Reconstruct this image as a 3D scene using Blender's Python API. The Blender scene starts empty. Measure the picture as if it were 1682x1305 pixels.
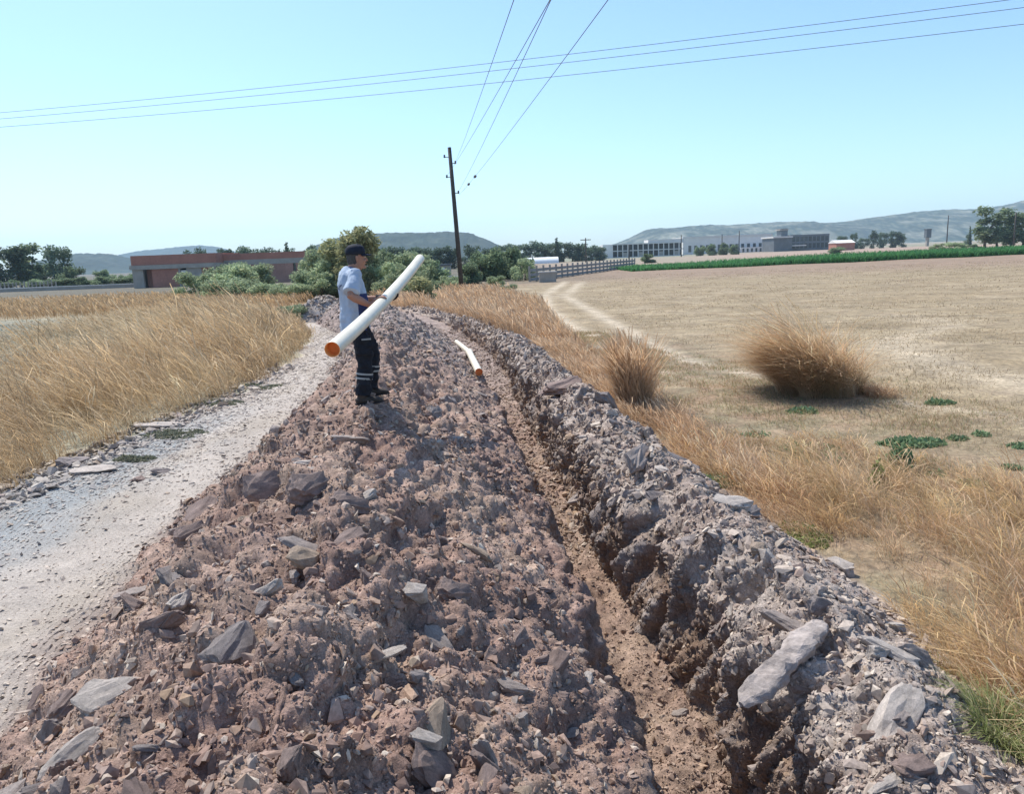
import bpy, bmesh, math, random
import numpy as np
from mathutils import Vector, Matrix

# ------------------------------------------------------------------ camera, sky, sun
S = bpy.context.scene
COL = S.collection
FPX, PITCH, ROLL, CAMZ = 1250.0, math.radians(10.43), math.radians(2.2), 2.6
W0, H0 = 1682.0, 1305.0
_f = Vector((0, math.cos(PITCH), -math.sin(PITCH)))
_r0 = Vector((1, 0, 0)); _u0 = Vector((0, math.sin(PITCH), math.cos(PITCH)))
_r = _r0 * math.cos(ROLL) - _u0 * math.sin(ROLL)
_u = _u0 * math.cos(ROLL) + _r0 * math.sin(ROLL)
cd = bpy.data.cameras.new('camera'); cam = bpy.data.objects.new('camera', cd); COL.objects.link(cam)
cam.matrix_world = Matrix(((_r.x, _u.x, -_f.x, 0), (_r.y, _u.y, -_f.y, 0), (_r.z, _u.z, -_f.z, CAMZ), (0, 0, 0, 1)))
cd.sensor_width = 36; cd.lens = 36 * FPX / W0; cd.clip_start = 0.05; cd.clip_end = 30000
S.camera = cam
def at(px, py, Y):
    """the point of the place seen at (px, py) of the photograph, Y metres ahead"""
    d = _f * FPX + _r * (px - W0 / 2) - _u * (py - H0 / 2)
    t = Y / d.y
    return Vector((d.x * t, Y, CAMZ + d.z * t))

SUN_EL, SUN_AZ = math.radians(57), math.radians(-38)          # azimuth from +Y, negative = to the left
sdir = Vector((math.sin(SUN_AZ) * math.cos(SUN_EL), math.cos(SUN_AZ) * math.cos(SUN_EL), math.sin(SUN_EL)))
wd = bpy.data.worlds.new('World'); S.world = wd; wd.use_nodes = True
nt = wd.node_tree; bg = nt.nodes['Background']
sky = nt.nodes.new('ShaderNodeTexSky'); sky.sky_type = 'NISHITA'; sky.sun_disc = False
sky.sun_elevation = SUN_EL; sky.sun_rotation = SUN_AZ
sky.air_density = 1.0; sky.dust_density = .9; sky.ozone_density = 1.2; sky.altitude = 50
tn = nt.nodes.new('ShaderNodeMix'); tn.data_type = 'RGBA'; tn.blend_type = 'MULTIPLY'; tn.inputs[0].default_value = 1
tn.inputs[7].default_value = (.745, .905, 1.06, 1)                  # hot, clear summer sky: a little greener than the model's blue
nt.links.new(sky.outputs[0], tn.inputs[6]); nt.links.new(tn.outputs[2], bg.inputs[0]); bg.inputs[1].default_value = 0.15
sl = bpy.data.lights.new('sun', 'SUN'); sl.energy = 4.4; sl.angle = math.radians(0.5); sl.color = (1, 0.945, 0.865)
so = bpy.data.objects.new('sun', sl); COL.objects.link(so)
so.rotation_euler = (-sdir).to_track_quat('-Z', 'Y').to_euler()
vs = S.view_settings; vs.view_transform = 'Standard'; vs.look = 'None'; vs.gamma = 1; vs.use_curve_mapping = False
vs.exposure = 0.45
S.cycles.max_bounces = 6; S.cycles.volume_bounces = 1; S.cycles.transparent_max_bounces = 4

R = np.random.default_rng(11)
random.seed(5)

# ------------------------------------------------------------------ noise
_perm = np.random.default_rng(3).permutation(256); _perm = np.concatenate([_perm, _perm]).astype(np.int64)
_g = np.random.default_rng(4).normal(size=(256, 3)); _g /= np.linalg.norm(_g, axis=1)[:, None]
_rt = np.random.default_rng(6).random((256, 3))
def _hash(ix, iy, iz):
    return _perm[_perm[_perm[ix & 255] + (iy & 255)] + (iz & 255)]
def pn(p):
    p = np.asarray(p, float); sh = p.shape[:-1]; p = p.reshape(-1, 3)
    i = np.floor(p).astype(np.int64); f = p - i; u = f * f * f * (f * (f * 6 - 15) + 10)
    out = 0
    for a in (0, 1):
        wa = u[:, 0] if a else 1 - u[:, 0]
        for b in (0, 1):
            wb = u[:, 1] if b else 1 - u[:, 1]
            for c in (0, 1):
                wc = u[:, 2] if c else 1 - u[:, 2]
                g = _g[_hash(i[:, 0] + a, i[:, 1] + b, i[:, 2] + c)]
                d = g[:, 0] * (f[:, 0] - a) + g[:, 1] * (f[:, 1] - b) + g[:, 2] * (f[:, 2] - c)
                out = out + wa * wb * wc * d
    return (out * 1.5).reshape(sh)
def fbm(p, octv=3, gain=0.5):
    o = 0; a = 1.0; p = np.asarray(p, float)
    for k in range(octv):
        o = o + a * pn(p * 2.03 ** k + 17.3 * k); a *= gain
    return o
def worley(p):
    p = np.asarray(p, float); sh = p.shape[:-1]; p = p.reshape(-1, 3)
    i = np.floor(p).astype(np.int64); f = p - i
    best = np.full(len(p), 9.0); bid = np.zeros(len(p), np.int64)
    for a in (-1, 0, 1):
        for b in (-1, 0, 1):
            for c in (-1, 0, 1):
                h = _hash(i[:, 0] + a, i[:, 1] + b, i[:, 2] + c)
                q = _rt[h]
                d = (q[:, 0] + a - f[:, 0]) ** 2 + (q[:, 1] + b - f[:, 1]) ** 2 + (q[:, 2] + c - f[:, 2]) ** 2
                m = d < best; best[m] = d[m]; bid[m] = h[m]
    return np.sqrt(best).reshape(sh), bid.reshape(sh)
def sst(a, b, x):
    t = np.clip((x - a) / (b - a), 0, 1); return t * t * (3 - 2 * t)

# ------------------------------------------------------------------ helpers
def tag(o, label=None, cat=None, group=None, kind=None):
    if label: o['label'] = label
    if cat: o['category'] = cat
    if group: o['group'] = group
    if kind: o['kind'] = kind
    return o
def mesh_np(name, V, F, mat=None, parent=None, tint=None, smooth=False):
    """V (n,3); F (m,k) array of equal sized faces, or a list of such arrays"""
    Fs = F if isinstance(F, list) else [F]
    me = bpy.data.meshes.new(name)
    V = np.ascontiguousarray(V, np.float32)
    me.vertices.add(len(V)); me.vertices.foreach_set('co', V.ravel())
    loops = np.concatenate([f.ravel() for f in Fs]).astype(np.int32)
    sizes = np.concatenate([np.full(len(f), f.shape[1], np.int32) for f in Fs])
    starts = np.concatenate([[0], np.cumsum(sizes)[:-1]]).astype(np.int32)
    me.loops.add(len(loops)); me.loops.foreach_set('vertex_index', loops)
    me.polygons.add(len(sizes)); me.polygons.foreach_set('loop_start', starts)
    me.polygons.foreach_set('use_smooth', np.full(len(sizes), smooth, bool))
    if tint is not None:
        a = me.attributes.new('tint', 'FLOAT_COLOR', 'POINT')
        c = np.ones((len(V), 4), np.float32); c[:, :3] = tint
        a.data.foreach_set('color', c.ravel())
    me.update(calc_edges=True); me.validate()
    if mat: me.materials.append(mat)
    o = bpy.data.objects.new(name, me); COL.objects.link(o)
    if parent: o.parent = parent
    return o
def empty(name, loc, rz=0.0):
    o = bpy.data.objects.new(name, None); COL.objects.link(o); o.location = loc; o.rotation_euler = (0, 0, rz)
    o.empty_display_size = 0.2
    return o
def copy_tree(o, parent=None):
    kids = list(o.children)
    c = o.copy(); COL.objects.link(c)
    if parent: c.parent = parent
    for k in kids: copy_tree(k, c)
    return c

class MB:
    def __init__(s): s.v = []; s.f = []
    def add(s, V, F):
        b = len(s.v); s.v += [tuple(map(float, p)) for p in V]; s.f += [[b + int(i) for i in f] for f in F]; return s
    def box(s, x0, x1, y0, y1, z0, z1):
        V = [(x0, y0, z0), (x1, y0, z0), (x1, y1, z0), (x0, y1, z0), (x0, y0, z1), (x1, y0, z1), (x1, y1, z1), (x0, y1, z1)]
        return s.add(V, [(3, 2, 1, 0), (4, 5, 6, 7), (0, 1, 5, 4), (1, 2, 6, 5), (2, 3, 7, 6), (3, 0, 4, 7)])
    def loft(s, pts, rad, side=(0, 1, 0), n=14, cap=True):
        """tube through pts; rad = (r_side, r_other) or number per point"""
        pts = [Vector(p) for p in pts]; side = Vector(side); rings = []
        for i, p in enumerate(pts):
            d = (pts[min(i + 1, len(pts) - 1)] - pts[max(i - 1, 0)])
            d = d.normalized() if d.length > 1e-9 else Vector((0, 0, 1))
            a = (side - d * side.dot(d))
            if a.length < 1e-4: a = d.orthogonal()
            a.normalize(); b = d.cross(a)
            ra, rb = rad[i] if isinstance(rad[i], (tuple, list)) else (rad[i], rad[i])
            rings.append([p + a * (ra * math.cos(2 * math.pi * k / n)) + b * (rb * math.sin(2 * math.pi * k / n)) for k in range(n)])
        V = [q for r in rings for q in r]; F = []
        for i in range(len(rings) - 1):
            for k in range(n):
                F.append((i * n + k, i * n + (k + 1) % n, (i + 1) * n + (k + 1) % n, (i + 1) * n + k))
        if cap:
            F.append(tuple(range(n))[::-1]); F.append(tuple((len(rings) - 1) * n + k for k in range(n)))
        return s.add(V, F)
    def ball(s, c, r, n=12, m=8):
        rx, ry, rz = r if isinstance(r, (tuple, list)) else (r, r, r)
        V = []; F = []
        for i in range(1, m):
            th = math.pi * i / m
            for k in range(n):
                ph = 2 * math.pi * k / n
                V.append((c[0] + rx * math.sin(th) * math.cos(ph), c[1] + ry * math.sin(th) * math.sin(ph), c[2] + rz * math.cos(th)))
        V += [(c[0], c[1], c[2] + rz), (c[0], c[1], c[2] - rz)]
        for i in range(m - 2):
            for k in range(n): F.append((i * n + k, (i + 1) * n + k, (i + 1) * n + (k + 1) % n, i * n + (k + 1) % n))
        T, Bt = len(V) - 2, len(V) - 1
        for k in range(n):
            F.append((T, k, (k + 1) % n)); F.append((Bt, (m - 2) * n + (k + 1) % n, (m - 2) * n + k))
        return s.add(V, F)
    def build(s, name, mat, parent=None, smooth=False, bevel=0):
        me = bpy.data.meshes.new(name); me.from_pydata(s.v, [], s.f); me.update()
        if smooth:
            for p in me.polygons: p.use_smooth = True
        if mat: me.materials.append(mat)
        o = bpy.data.objects.new(name, me); COL.objects.link(o)
        if parent: o.parent = parent
        if bevel:
            m = o.modifiers.new('bevel', 'BEVEL'); m.width = bevel; m.segments = 2; m.limit_method = 'ANGLE'
        return o
    def remesh(s, name, mat, parent=None, voxel=0.006, it=5, tint=None, wrinkle=None):
        o = s.build('tmp', None)
        m = o.modifiers.new('r', 'REMESH'); m.mode = 'VOXEL'; m.voxel_size = voxel
        if it:
            q = o.modifiers.new('s', 'SMOOTH'); q.iterations = it; q.factor = 0.5
        dg = bpy.context.evaluated_depsgraph_get()
        me = bpy.data.meshes.new_from_object(o.evaluated_get(dg)); me.name = name
        old = o.data; bpy.data.objects.remove(o); bpy.data.meshes.remove(old)
        V = np.empty(len(me.vertices) * 3, np.float32); me.vertices.foreach_get('co', V); V = V.reshape(-1, 3)
        if wrinkle:
            N = np.empty(len(V) * 3, np.float32); me.vertex_normals.foreach_get('vector', N); N = N.reshape(-1, 3)
            V = V + N * wrinkle(V)[:, None]; me.vertices.foreach_set('co', np.ascontiguousarray(V, np.float32).ravel())
        if tint:
            a = me.attributes.new('tint', 'FLOAT_COLOR', 'POINT'); c = np.ones((len(V), 4), np.float32); c[:, :3] = tint(V)
            a.data.foreach_set('color', c.ravel())
        me.polygons.foreach_set('use_smooth', np.ones(len(me.polygons), bool)); me.update()
        me.materials.append(mat)
        r = bpy.data.objects.new(name, me); COL.objects.link(r)
        if parent: r.parent = parent
        return r

# ------------------------------------------------------------------ materials
def _new(name):
    m = bpy.data.materials.new(name); m.use_nodes = True
    t = m.node_tree; return m, t, t.nodes['Principled BSDF']
def _noise(t, scale, detail=4, rough=0.6, vec=None):
    n = t.nodes.new('ShaderNodeTexNoise'); n.inputs['Scale'].default_value = scale; n.inputs['Detail'].default_value = detail
    n.inputs['Roughness'].default_value = rough
    if vec: t.links.new(vec, n.inputs['Vector'])
    return n
def _mul(t, a, b):
    x = t.nodes.new('ShaderNodeMix'); x.data_type = 'RGBA'; x.blend_type = 'MULTIPLY'; x.inputs[0].default_value = 1
    t.links.new(a, x.inputs[6]); t.links.new(b, x.inputs[7]); return x.outputs[2]
def _ramp(t, src, lo, hi, p0=0.3, p1=0.7):
    r = t.nodes.new('ShaderNodeMapRange'); r.inputs[1].default_value = p0; r.inputs[2].default_value = p1
    r.inputs[3].default_value = lo; r.inputs[4].default_value = hi; t.links.new(src, r.inputs[0]); return r.outputs[0]
def mat_tint(name, rough=0.9, noises=((30, 0.75, 1.25),), bump=((60, 0.5, 0.01),), spec=0.25, stretch=None, randobj=0.0):
    m, t, p = _new(name); p.inputs['Roughness'].default_value = rough; p.inputs['Specular IOR Level'].default_value = spec
    at_ = t.nodes.new('ShaderNodeAttribute'); at_.attribute_name = 'tint'
    tc = t.nodes.new('ShaderNodeTexCoord'); vec = tc.outputs['Object']
    if stretch:
        mp = t.nodes.new('ShaderNodeMapping'); mp.inputs['Scale'].default_value = stretch; t.links.new(vec, mp.inputs[0]); vec = mp.outputs[0]
    c = at_.outputs['Color']
    for sc, lo, hi in noises: c = _mul(t, c, _ramp(t, _noise(t, sc, vec=vec).outputs['Fac'], lo, hi))
    if randobj:
        oi = t.nodes.new('ShaderNodeObjectInfo'); c = _mul(t, c, _ramp(t, oi.outputs['Random'], 1 - randobj, 1 + randobj, 0, 1))
    t.links.new(c, p.inputs['Base Color'])
    prev = None
    for sc, st, di in bump:
        b = t.nodes.new('ShaderNodeBump'); b.inputs['Strength'].default_value = st; b.inputs['Distance'].default_value = di
        t.links.new(_noise(t, sc, 6, 0.65, vec).outputs['Fac'], b.inputs['Height'])
        if prev: t.links.new(prev, b.inputs['Normal'])
        prev = b.outputs[0]
    if prev: t.links.new(prev, p.inputs['Normal'])
    return m
def mat_col(name, col, rough=0.8, noises=((6, 0.85, 1.12),), bump=(), spec=0.3, randobj=0.0, metal=0.0):
    m = mat_tint(name, rough, noises, bump, spec, randobj=randobj)
    t = m.node_tree; a = [n for n in t.nodes if n.type == 'ATTRIBUTE'][0]
    rgb = t.nodes.new('ShaderNodeRGB'); rgb.outputs[0].default_value = (*col, 1)
    for l in list(a.outputs['Color'].links): t.links.new(rgb.outputs[0], l.to_socket)
    t.nodes.remove(a)
    [n for n in t.nodes if n.type == 'BSDF_PRINCIPLED'][0].inputs['Metallic'].default_value = metal
    return m
def mat_leaf(name, trans=0.4, rough=0.7):
    m, t, p = _new(name); p.inputs['Roughness'].default_value = rough; p.inputs['Specular IOR Level'].default_value = 0.15
    a = t.nodes.new('ShaderNodeAttribute'); a.attribute_name = 'tint'
    t.links.new(a.outputs['Color'], p.inputs['Base Color'])
    tr = t.nodes.new('ShaderNodeBsdfTranslucent'); t.links.new(a.outputs['Color'], tr.inputs[0])
    mx = t.nodes.new('ShaderNodeMixShader'); mx.inputs[0].default_value = trans
    t.links.new(p.outputs[0], mx.inputs[1]); t.links.new(tr.outputs[0], mx.inputs[2])
    t.links.new(mx.outputs[0], t.nodes['Material Output'].inputs[0]); return m

M = {}
M['field'] = mat_tint('field_soil', 0.95, ((0.35, 0.85, 1.15), (2.2, 0.72, 1.26), (14, 0.6, 1.38)), ((25, 0.5, 0.03),))
M['track'] = mat_tint('track_gravel', 0.95, ((3, 0.9, 1.1), (45, 0.72, 1.22), (150, 0.75, 1.2)), ((40, 0.6, 0.02), (160, 0.6, 0.006)))
M['soil'] = mat_tint('dug_soil', 0.95, ((6, 0.8, 1.2), (35, 0.7, 1.3), (130, 0.7, 1.3)), ((45, 0.7, 0.02), (150, 0.8, 0.008)), 0.15)
M['rock'] = mat_tint('broken_rock', 0.85, ((9, 0.8, 1.2), (40, 0.78, 1.22)), ((30, 0.5, 0.012), (120, 0.5, 0.004)), 0.3)
M['rubble'] = mat_tint('rubble', 0.88, ((60, 0.75, 1.25),), (), 0.25)
M['grass'] = mat_leaf('dry_blades', 0.45)
M['leaf'] = mat_leaf('leaves', 0.35)
M['bark'] = mat_col('bark', (0.11, 0.085, 0.065), 0.9, ((5, 0.7, 1.2),))
M['hill'] = mat_tint('hillside', 0.95, ((0.012, 0.7, 1.3), (0.05, 0.75, 1.25)), (), 0.1)

# ------------------------------------------------------------------ terrain
def curve(pts):
    a = np.array(pts, float)
    def fn(y):
        # piecewise linear then softly averaged
        return sum(np.interp(y + d * np.maximum(0.6, 0.12 * y), a[:, 0], a[:, 1]) for d in (-1, -.5, 0, .5, 1)) / 5
    return fn
c_tl = curve([(-15, -6.2), (4, -6.15), (8.7, -6.15), (11, -6.2), (13.6, -5.75), (17, -5.65), (20, -5.8), (30, -7.5), (40, -12), (60, -20)])
c_toe = curve([(-15, -2.7), (2, -2.8), (4.1, -2.98), (6, -3.36), (9.4, -3.46), (12.7, -3.55), (19.7, -4.5), (27, -5.75), (34, -8.6), (40, -10.8), (60, -18)])
c_cr = curve([(-15, -.72), (2, -.82), (4.7, -1.17), (8.2, -1.62), (13, -2.2), (22.7, -3.54), (30, -5.2), (40, -8.6), (60, -15)])
c_hc = curve([(-15, 1.0), (2, 1.05), (8, 1.07), (15, 1.0), (24, 1.02), (36, 0.95), (42, 0.9), (60, .9)])
c_la = curve([(-15, .54), (4.2, .52), (5.7, .4), (8.65, .14), (10.1, .03), (12.6, -.19), (15.1, -.5), (17.6, -.80), (20.6, -1.25), (24.6, -1.95), (32, -3.5), (40, -6.6), (60, -13)])
c_fr = curve([(-15, 1.24), (5.1, 1.21), (6.1, 1.07), (9, .69), (12.6, .43), (15.7, .19), (18.7, -.14), (21.9, -.50), (25.5, -1.10), (32, -2.6), (40, -5.7), (60, -12)])
c_lip = curve([(-15, 1.42), (4, 1.36), (5.44, 1.27), (7.2, 1.0), (9, .86), (12.6, .60), (15.7, .36), (18.7, .03), (21.9, -.34), (25.5, -.93), (30, -2.0), (40, -5.3), (60, -11.6)])
c_bk = curve([(-15, 1.95), (3.5, 1.92), (5.6, 1.82), (7.9, 1.6), (9.9, 1.28), (13.1, .96), (18.5, .42), (22, .0), (28, -1.35), (40, -4.9), (60, -11.2)])
c_out = curve([(-15, 2.4), (3.35, 2.5), (4.2, 2.72), (5.3, 2.82), (6.9, 2.62), (7.9, 2.42), (12.2, 1.78), (18, 1.15), (23.7, .7), (36, -2.6), (40, -4.3), (60, -10.6)])

def rows():
    y = [-12.0]
    while y[-1] < 4400:
        Y = y[-1]
        if Y < 0.6: d = 0.12
        elif Y < 1.4: d = 0.03
        elif Y < 46: d = max(0.0125, 0.0044 * Y)
        else: d = 0.03 * Y
        y.append(Y + d)
    return np.array(y)
ys = rows(); NR = len(ys)
fade = 1 - sst(37, 45, ys)
tl, toe, cr, la, fr, lip, bk, out = (f(ys) for f in (c_tl, c_toe, c_cr, c_la, c_fr, c_lip, c_bk, c_out))
hc = c_hc(ys) * (1 + .18 * pn(np.stack([ys * .35, ys * 0, ys * 0 + .5], 1)) + .1 * pn(np.stack([ys * 1.1, ys * 0, ys * 0 + 4.5], 1)))
cr = cr + .16 * pn(np.stack([ys * .7, ys * 0 + 2.2, ys * 0], 1))
zf = -0.72 * (1 - .62 * sst(14.5, 23, ys) - .38 * sst(26, 34, ys)) + .05 * fbm(np.stack([ys * 1.3, ys * 0 + 31, ys * 0], 1), 2)
zl = 0.02 * np.ones(NR); zr = 0.14 + 0.03 * np.sin(ys)
zk = (0.48 + .10 * pn(np.stack([ys * .8, ys * 0, ys * 0 + 9], 1))) * (1 - .25 * sst(15, 30, ys)) - .1 * sst(4.5, 3.0, ys)
def wob(k, s, a): return a * fbm(np.stack([ys * s, ys * 0 + k * 7.7, ys * 0], 1), 3)
toe = toe + wob(1, .8, .28); la = la + wob(2, .9, .16); fr = fr + wob(3, 1.0, .08); lip = lip + wob(4, 1.3, .13); out = out + wob(5, .9, .18); tl = tl + wob(6, .6, .3)
la = la + .02; fr = fr + .10; lip = lip + .07
bk = bk - .10 * sst(3.5, 5.5, ys) * sst(11, 8, ys); out = out - .22 * sst(3.5, 5.5, ys) * sst(15, 9, ys)
# nodes of the cross-section (x, z) and the number of columns that follow each
Z = np.zeros(NR)
NODES = [(tl, Z), (toe, Z + .01), ((toe * .55 + cr * .45), hc * .56), (cr, hc), (la * .5 + cr * .5, hc * .56), (la, zl), (la + .13, zf), (fr, zf), (lip, zr), (bk, zk), (out * .5 + bk * .5, zk * .62), (out, Z)]
SEG = [46, 46, 60, 60, 56, 30, 38, 62, 60, 36, 40]
cx, cz, reg = [], [], []
RN = ['track', 'mound', 'mound', 'mound', 'mound', 'trench', 'trench', 'trench', 'bank', 'bank', 'bank']
for k, n in enumerate(SEG):
    (xa, za), (xb, zb) = NODES[k], NODES[k + 1]
    for j in range(n):
        t = j / n; cx.append(xa + (xb - xa) * t); cz.append(za + (zb - za) * t); reg.append(k)
cx.append(NODES[-1][0]); cz.append(NODES[-1][1]); reg.append(10)
CX = np.stack(cx, 1); CZ = np.stack(cz, 1) * fade[:, None]; NC = CX.shape[1]
reg = np.array(reg)
for _ in range(5):      # rounded shoulders
    CZ[:, 1:-1] = .25 * CZ[:, :-2] + .5 * CZ[:, 1:-1] + .25 * CZ[:, 2:]
    CX[:, 1:-1] = .25 * CX[:, :-2] + .5 * CX[:, 1:-1] + .25 * CX[:, 2:]
# fields to either side
NL, NRt = 75, 150
far = np.maximum(70, 1.6 * np.abs(ys))
tL = np.linspace(1, 0, NL, endpoint=False)
LX = tl[:, None] - (9 * tL[None] * .9 + (far[:, None]) * tL[None] ** 4)
tR = np.concatenate([np.linspace(0, 1, 101)[1:] * .0, np.linspace(0, 1, NRt - 100 + 1)[1:]])
RXn = np.concatenate([np.arange(1, 101) * .15, 15 + np.zeros(NRt - 100)])
RX = out[:, None] + RXn[None] + far[:, None] * tR[None] ** 2.5
X = np.concatenate([LX, CX, RX], 1); ZZ = np.concatenate([np.zeros_like(LX), CZ, np.zeros_like(RX)], 1)
YY = np.repeat(ys[:, None], X.shape[1], 1)
P = np.stack([X, YY, ZZ], 2); NCOL = X.shape[1]
c0, c1 = NL, NL + NC                       # corridor columns
n_track = SEG[0]
# gentle ground undulation
und = 0.06 * fbm(np.stack([X * .16, YY * .16, X * 0], 2), 3) + 0.02 * fbm(np.stack([X * .9, YY * .9, X * 0 + 3], 2), 2)
und *= np.clip(1 - np.abs(YY) / 400, 0, 1)
msk = np.zeros(NCOL); msk[:c0] = 1; msk[c1:] = 1; msk[c0:c0 + n_track] = .5
for _ in range(30): msk[1:-1] = .25 * msk[:-2] + .5 * msk[1:-1] + .25 * msk[2:]
P[:, :, 2] += und * msk[None]
def normals(P):
    dy = np.gradient(P, axis=0); dx = np.gradient(P, axis=1)
    n = np.cross(dx, dy); n /= np.linalg.norm(n, axis=2)[:, :, None] + 1e-12; return n
rsel = ys < 46
C = P[rsel][:, c0:c1]; N = normals(P[rsel][:, c0:c1])
rg = reg[None].repeat(len(C), 0)
def amp(vals):
    a = np.array([vals[k] for k in reg], float)
    for _ in range(12): a[1:-1] = .25 * a[:-2] + .5 * a[1:-1] + .25 * a[2:]
    a[0] = a[-1] = 0; a[1:4] *= np.array([.25, .5, .75]); a[-4:-1] *= np.array([.75, .5, .25])
    return a[None]
Q = C.copy()
arc = np.cumsum(np.concatenate([np.zeros((len(C), 1)), np.linalg.norm(np.diff(C[:, :, [0, 2]], axis=1), axis=2)], 1), 1)
big = fbm(C * 1.3, 3)
med = fbm(C * 4.2 + 5, 3)
w1, id1 = worley(C * 7.5 + .25 * fbm(C * 9, 2)[..., None])
w2, id2 = worley(C * 19)
sm = fbm(C * 26, 2)
streak = fbm(np.stack([C[:, :, 1] * 5.5 + arc * 2.2, arc * 1.1, C[:, :, 1] * 0], 2), 4)   # teeth marks running down the cut
fine_fade = np.clip(1.5 - C[:, :, 1] / 24, 0, 1)
#          track toe   ..   ..   lip  wall floor wall bank bank bank
d = big * amp([.015, .10, .19, .19, .10, .05, .04, .10, .10, .08, .05])
d += med * amp([.010, .05, .06, .06, .05, .05, .035, .05, .05, .04, .02])
d += (.34 - w1 ** 2) * (1 - .55 * sst(8, 16, C[:, :, 1])) * amp([.0, .06, .105, .105, .075, .04, .05, .03, .06, .045, .012])
d += (.34 - w2 ** 2) * .72 * fine_fade * amp([.004, .022, .028, .028, .026, .03, .03, .02, .026, .024, .014])
d += .5 * sm * fine_fade * amp([.004, .016, .02, .02, .02, .018, .016, .02, .02, .016, .010])
d += streak * amp([0, 0, 0, 0, .02, .06, 0, .11, .09, .02, 0])
d *= (1 - sst(40, 46, C[:, :, 1])) + .15
# trodden flat patch where the man stands
foot = np.exp(-(((C[:, :, 0] + 1.62) / .38) ** 2 + ((C[:, :, 1] - 8.33) / .45) ** 2) ** 2)
d *= 1 - .8 * foot
Q += N * d[:, :, None]
# wheel lines pressed in the track
for off, wdt in ((-.75, .22), (.55, .25)):
    mid = .5 * (c_tl(C[:, :, 1]) + c_toe(C[:, :, 1])) + .35
    Q[:, :, 2] -= .03 * np.exp(-((C[:, :, 0] - mid - off) / wdt) ** 2) * (rg == 0)
P[np.where(rsel)[0][0]:np.where(rsel)[0][-1] + 1, c0:c1] = Q
NRM = normals(P)

# soil colours of the place (bare albedo)
def mixc(a, b, t): return a + (b - a) * np.clip(t, 0, 1)[..., None]
V3 = lambda *c: np.array(c, float)
T = np.zeros_like(P)
n1 = fbm(P * np.array([.35, .35, 0]) + 2, 3); n2 = fbm(P * np.array([1.6, 1.6, 0]) + 8, 3)
# left field
lf = mixc(V3(.36, .29, .19), V3(.27, .26, .19), .5 + n1)
lf = mixc(lf, V3(.12, .13, .10), sst(-10, -16, X) * sst(14, 24, YY) * sst(47, 40, YY) * (.8 + n2))
T[:, :c0] = lf[:, :c0]
# stubble field on the right
dist_out = X - out[:, None]
rf = mixc(V3(0.248, 0.189, 0.117), V3(0.300, 0.237, 0.155), .5 + .9 * n1)
rf = mixc(rf, V3(0.235, 0.174, 0.122), sst(.1, .7, n2) * .5)
strk = fbm(np.stack([X * .25, YY * 1.1, X * 0 + 4], 2), 3)
rf = mixc(rf, V3(0.357, 0.283, 0.196), sst(.05, .5, strk) * .55)
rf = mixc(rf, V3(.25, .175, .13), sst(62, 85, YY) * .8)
verge = sst(5.5, 2.0, dist_out + 1.2 * n1 - .04 * (YY - 8)) * sst(34, 18, YY)
rf = mixc(rf, mixc(V3(.27, .19, .13), V3(.22, .185, .12), .5 + n2), verge)
rutL = [(5.6, 75), (2.6, 52.4), (1.95, 38.6), (2.2, 32.2), (2.45, 26.9), (2.63, 24.5), (2.8, 20), (3.3, 16)]
rutR = [(6.9, 72), (3.6, 49), (3.75, 41.5), (3.9, 32), (4.0, 27.4), (4.0, 24.4), (4.2, 18.5), (5.6, 13.5), (7.4, 11)]
band = [(14, 24), (10.2, 20.3), (9.0, 16), (9.1, 13.8), (10, 10)]
for path, wd_, st in ((rutL, .19, .95), (rutR, .21, .85), (band, .8, .6)):
    a = np.array(path[::-1]); xr = np.interp(YY, a[:, 1], a[:, 0]) + .15 * pn(np.stack([YY * .3, YY * 0, YY * 0], 2))
    ww = wd_ * (1 + .25 * n2) + .0035 * YY
    rf = mixc(rf, V3(0.461, 0.383, 0.291), st * np.exp(-((X - xr) / ww) ** 2) * sst(a[0, 1] - 2, a[0, 1] + 2, YY) * sst(a[-1, 1] + 8, a[-1, 1] - 5, YY))
rf = rf * np.array([1.0, 1.0, .95])
T[:, c1:] = rf[:, c1:]
farm = sst(48, 75, YY)[..., None]
T = np.where((YY > 46)[..., None] & (np.arange(NCOL)[None, :, None] >= c0) & (np.arange(NCOL)[None, :, None] < c1), V3(.36, .26, .16), T)
far_mix = mixc(V3(.33, .24, .18), V3(.22, .22, .15), .5 + 2.0 * fbm(np.stack([X * .006, YY * .004, X * 0], 2), 3))
T = mixc(T, far_mix, sst(128, 140, YY))
left_far = mixc(V3(.18, .17, .12), V3(.25, .21, .15), .5 + n1)
T = mixc(T, left_far * .6, sst(72, 80, YY) * sst(20, -10, X))
# corridor
y_ = C[:, :, 1]; x_ = C[:, :, 0]
vtrk = fbm(C * np.array([2.2, .6, 0]) + 3, 3)
u_ = (x_ - c_tl(y_)) / (c_toe(y_) - c_tl(y_))
trk = mixc(V3(.42, .365, .31), V3(.48, .425, .365), .5 + vtrk)
trk = mixc(trk, V3(.31, .325, .32), sst(.72, .28, u_ + .25 * vtrk) * sst(16, 10, y_))
trk = mixc(trk, V3(.38, .32, .25), .5 * sst(.0, .5, fbm(C * np.array([1.2, .35, 0]) + 9, 3)))
trk = mixc(trk, V3(.33, .27, .225), sst(.86, 1.02, u_ + .12 * vtrk))
bb = fbm(C * 1.1 + 20, 3); b2 = fbm(C * 3.1 + 40, 3)
clod = _rt[id1][..., 0]; clod2 = _rt[id2][..., 1]
mnd = mixc(V3(.292, .192, .150), V3(.40, .285, .222), .45 + .95 * bb)
mnd = mixc(mnd, V3(.37, .275, .205), sst(.1, .6, b2 + .3 * bb) * .55)
mnd = mixc(mnd, V3(.27, .245, .235), sst(11, 22, y_) * .55)
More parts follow.
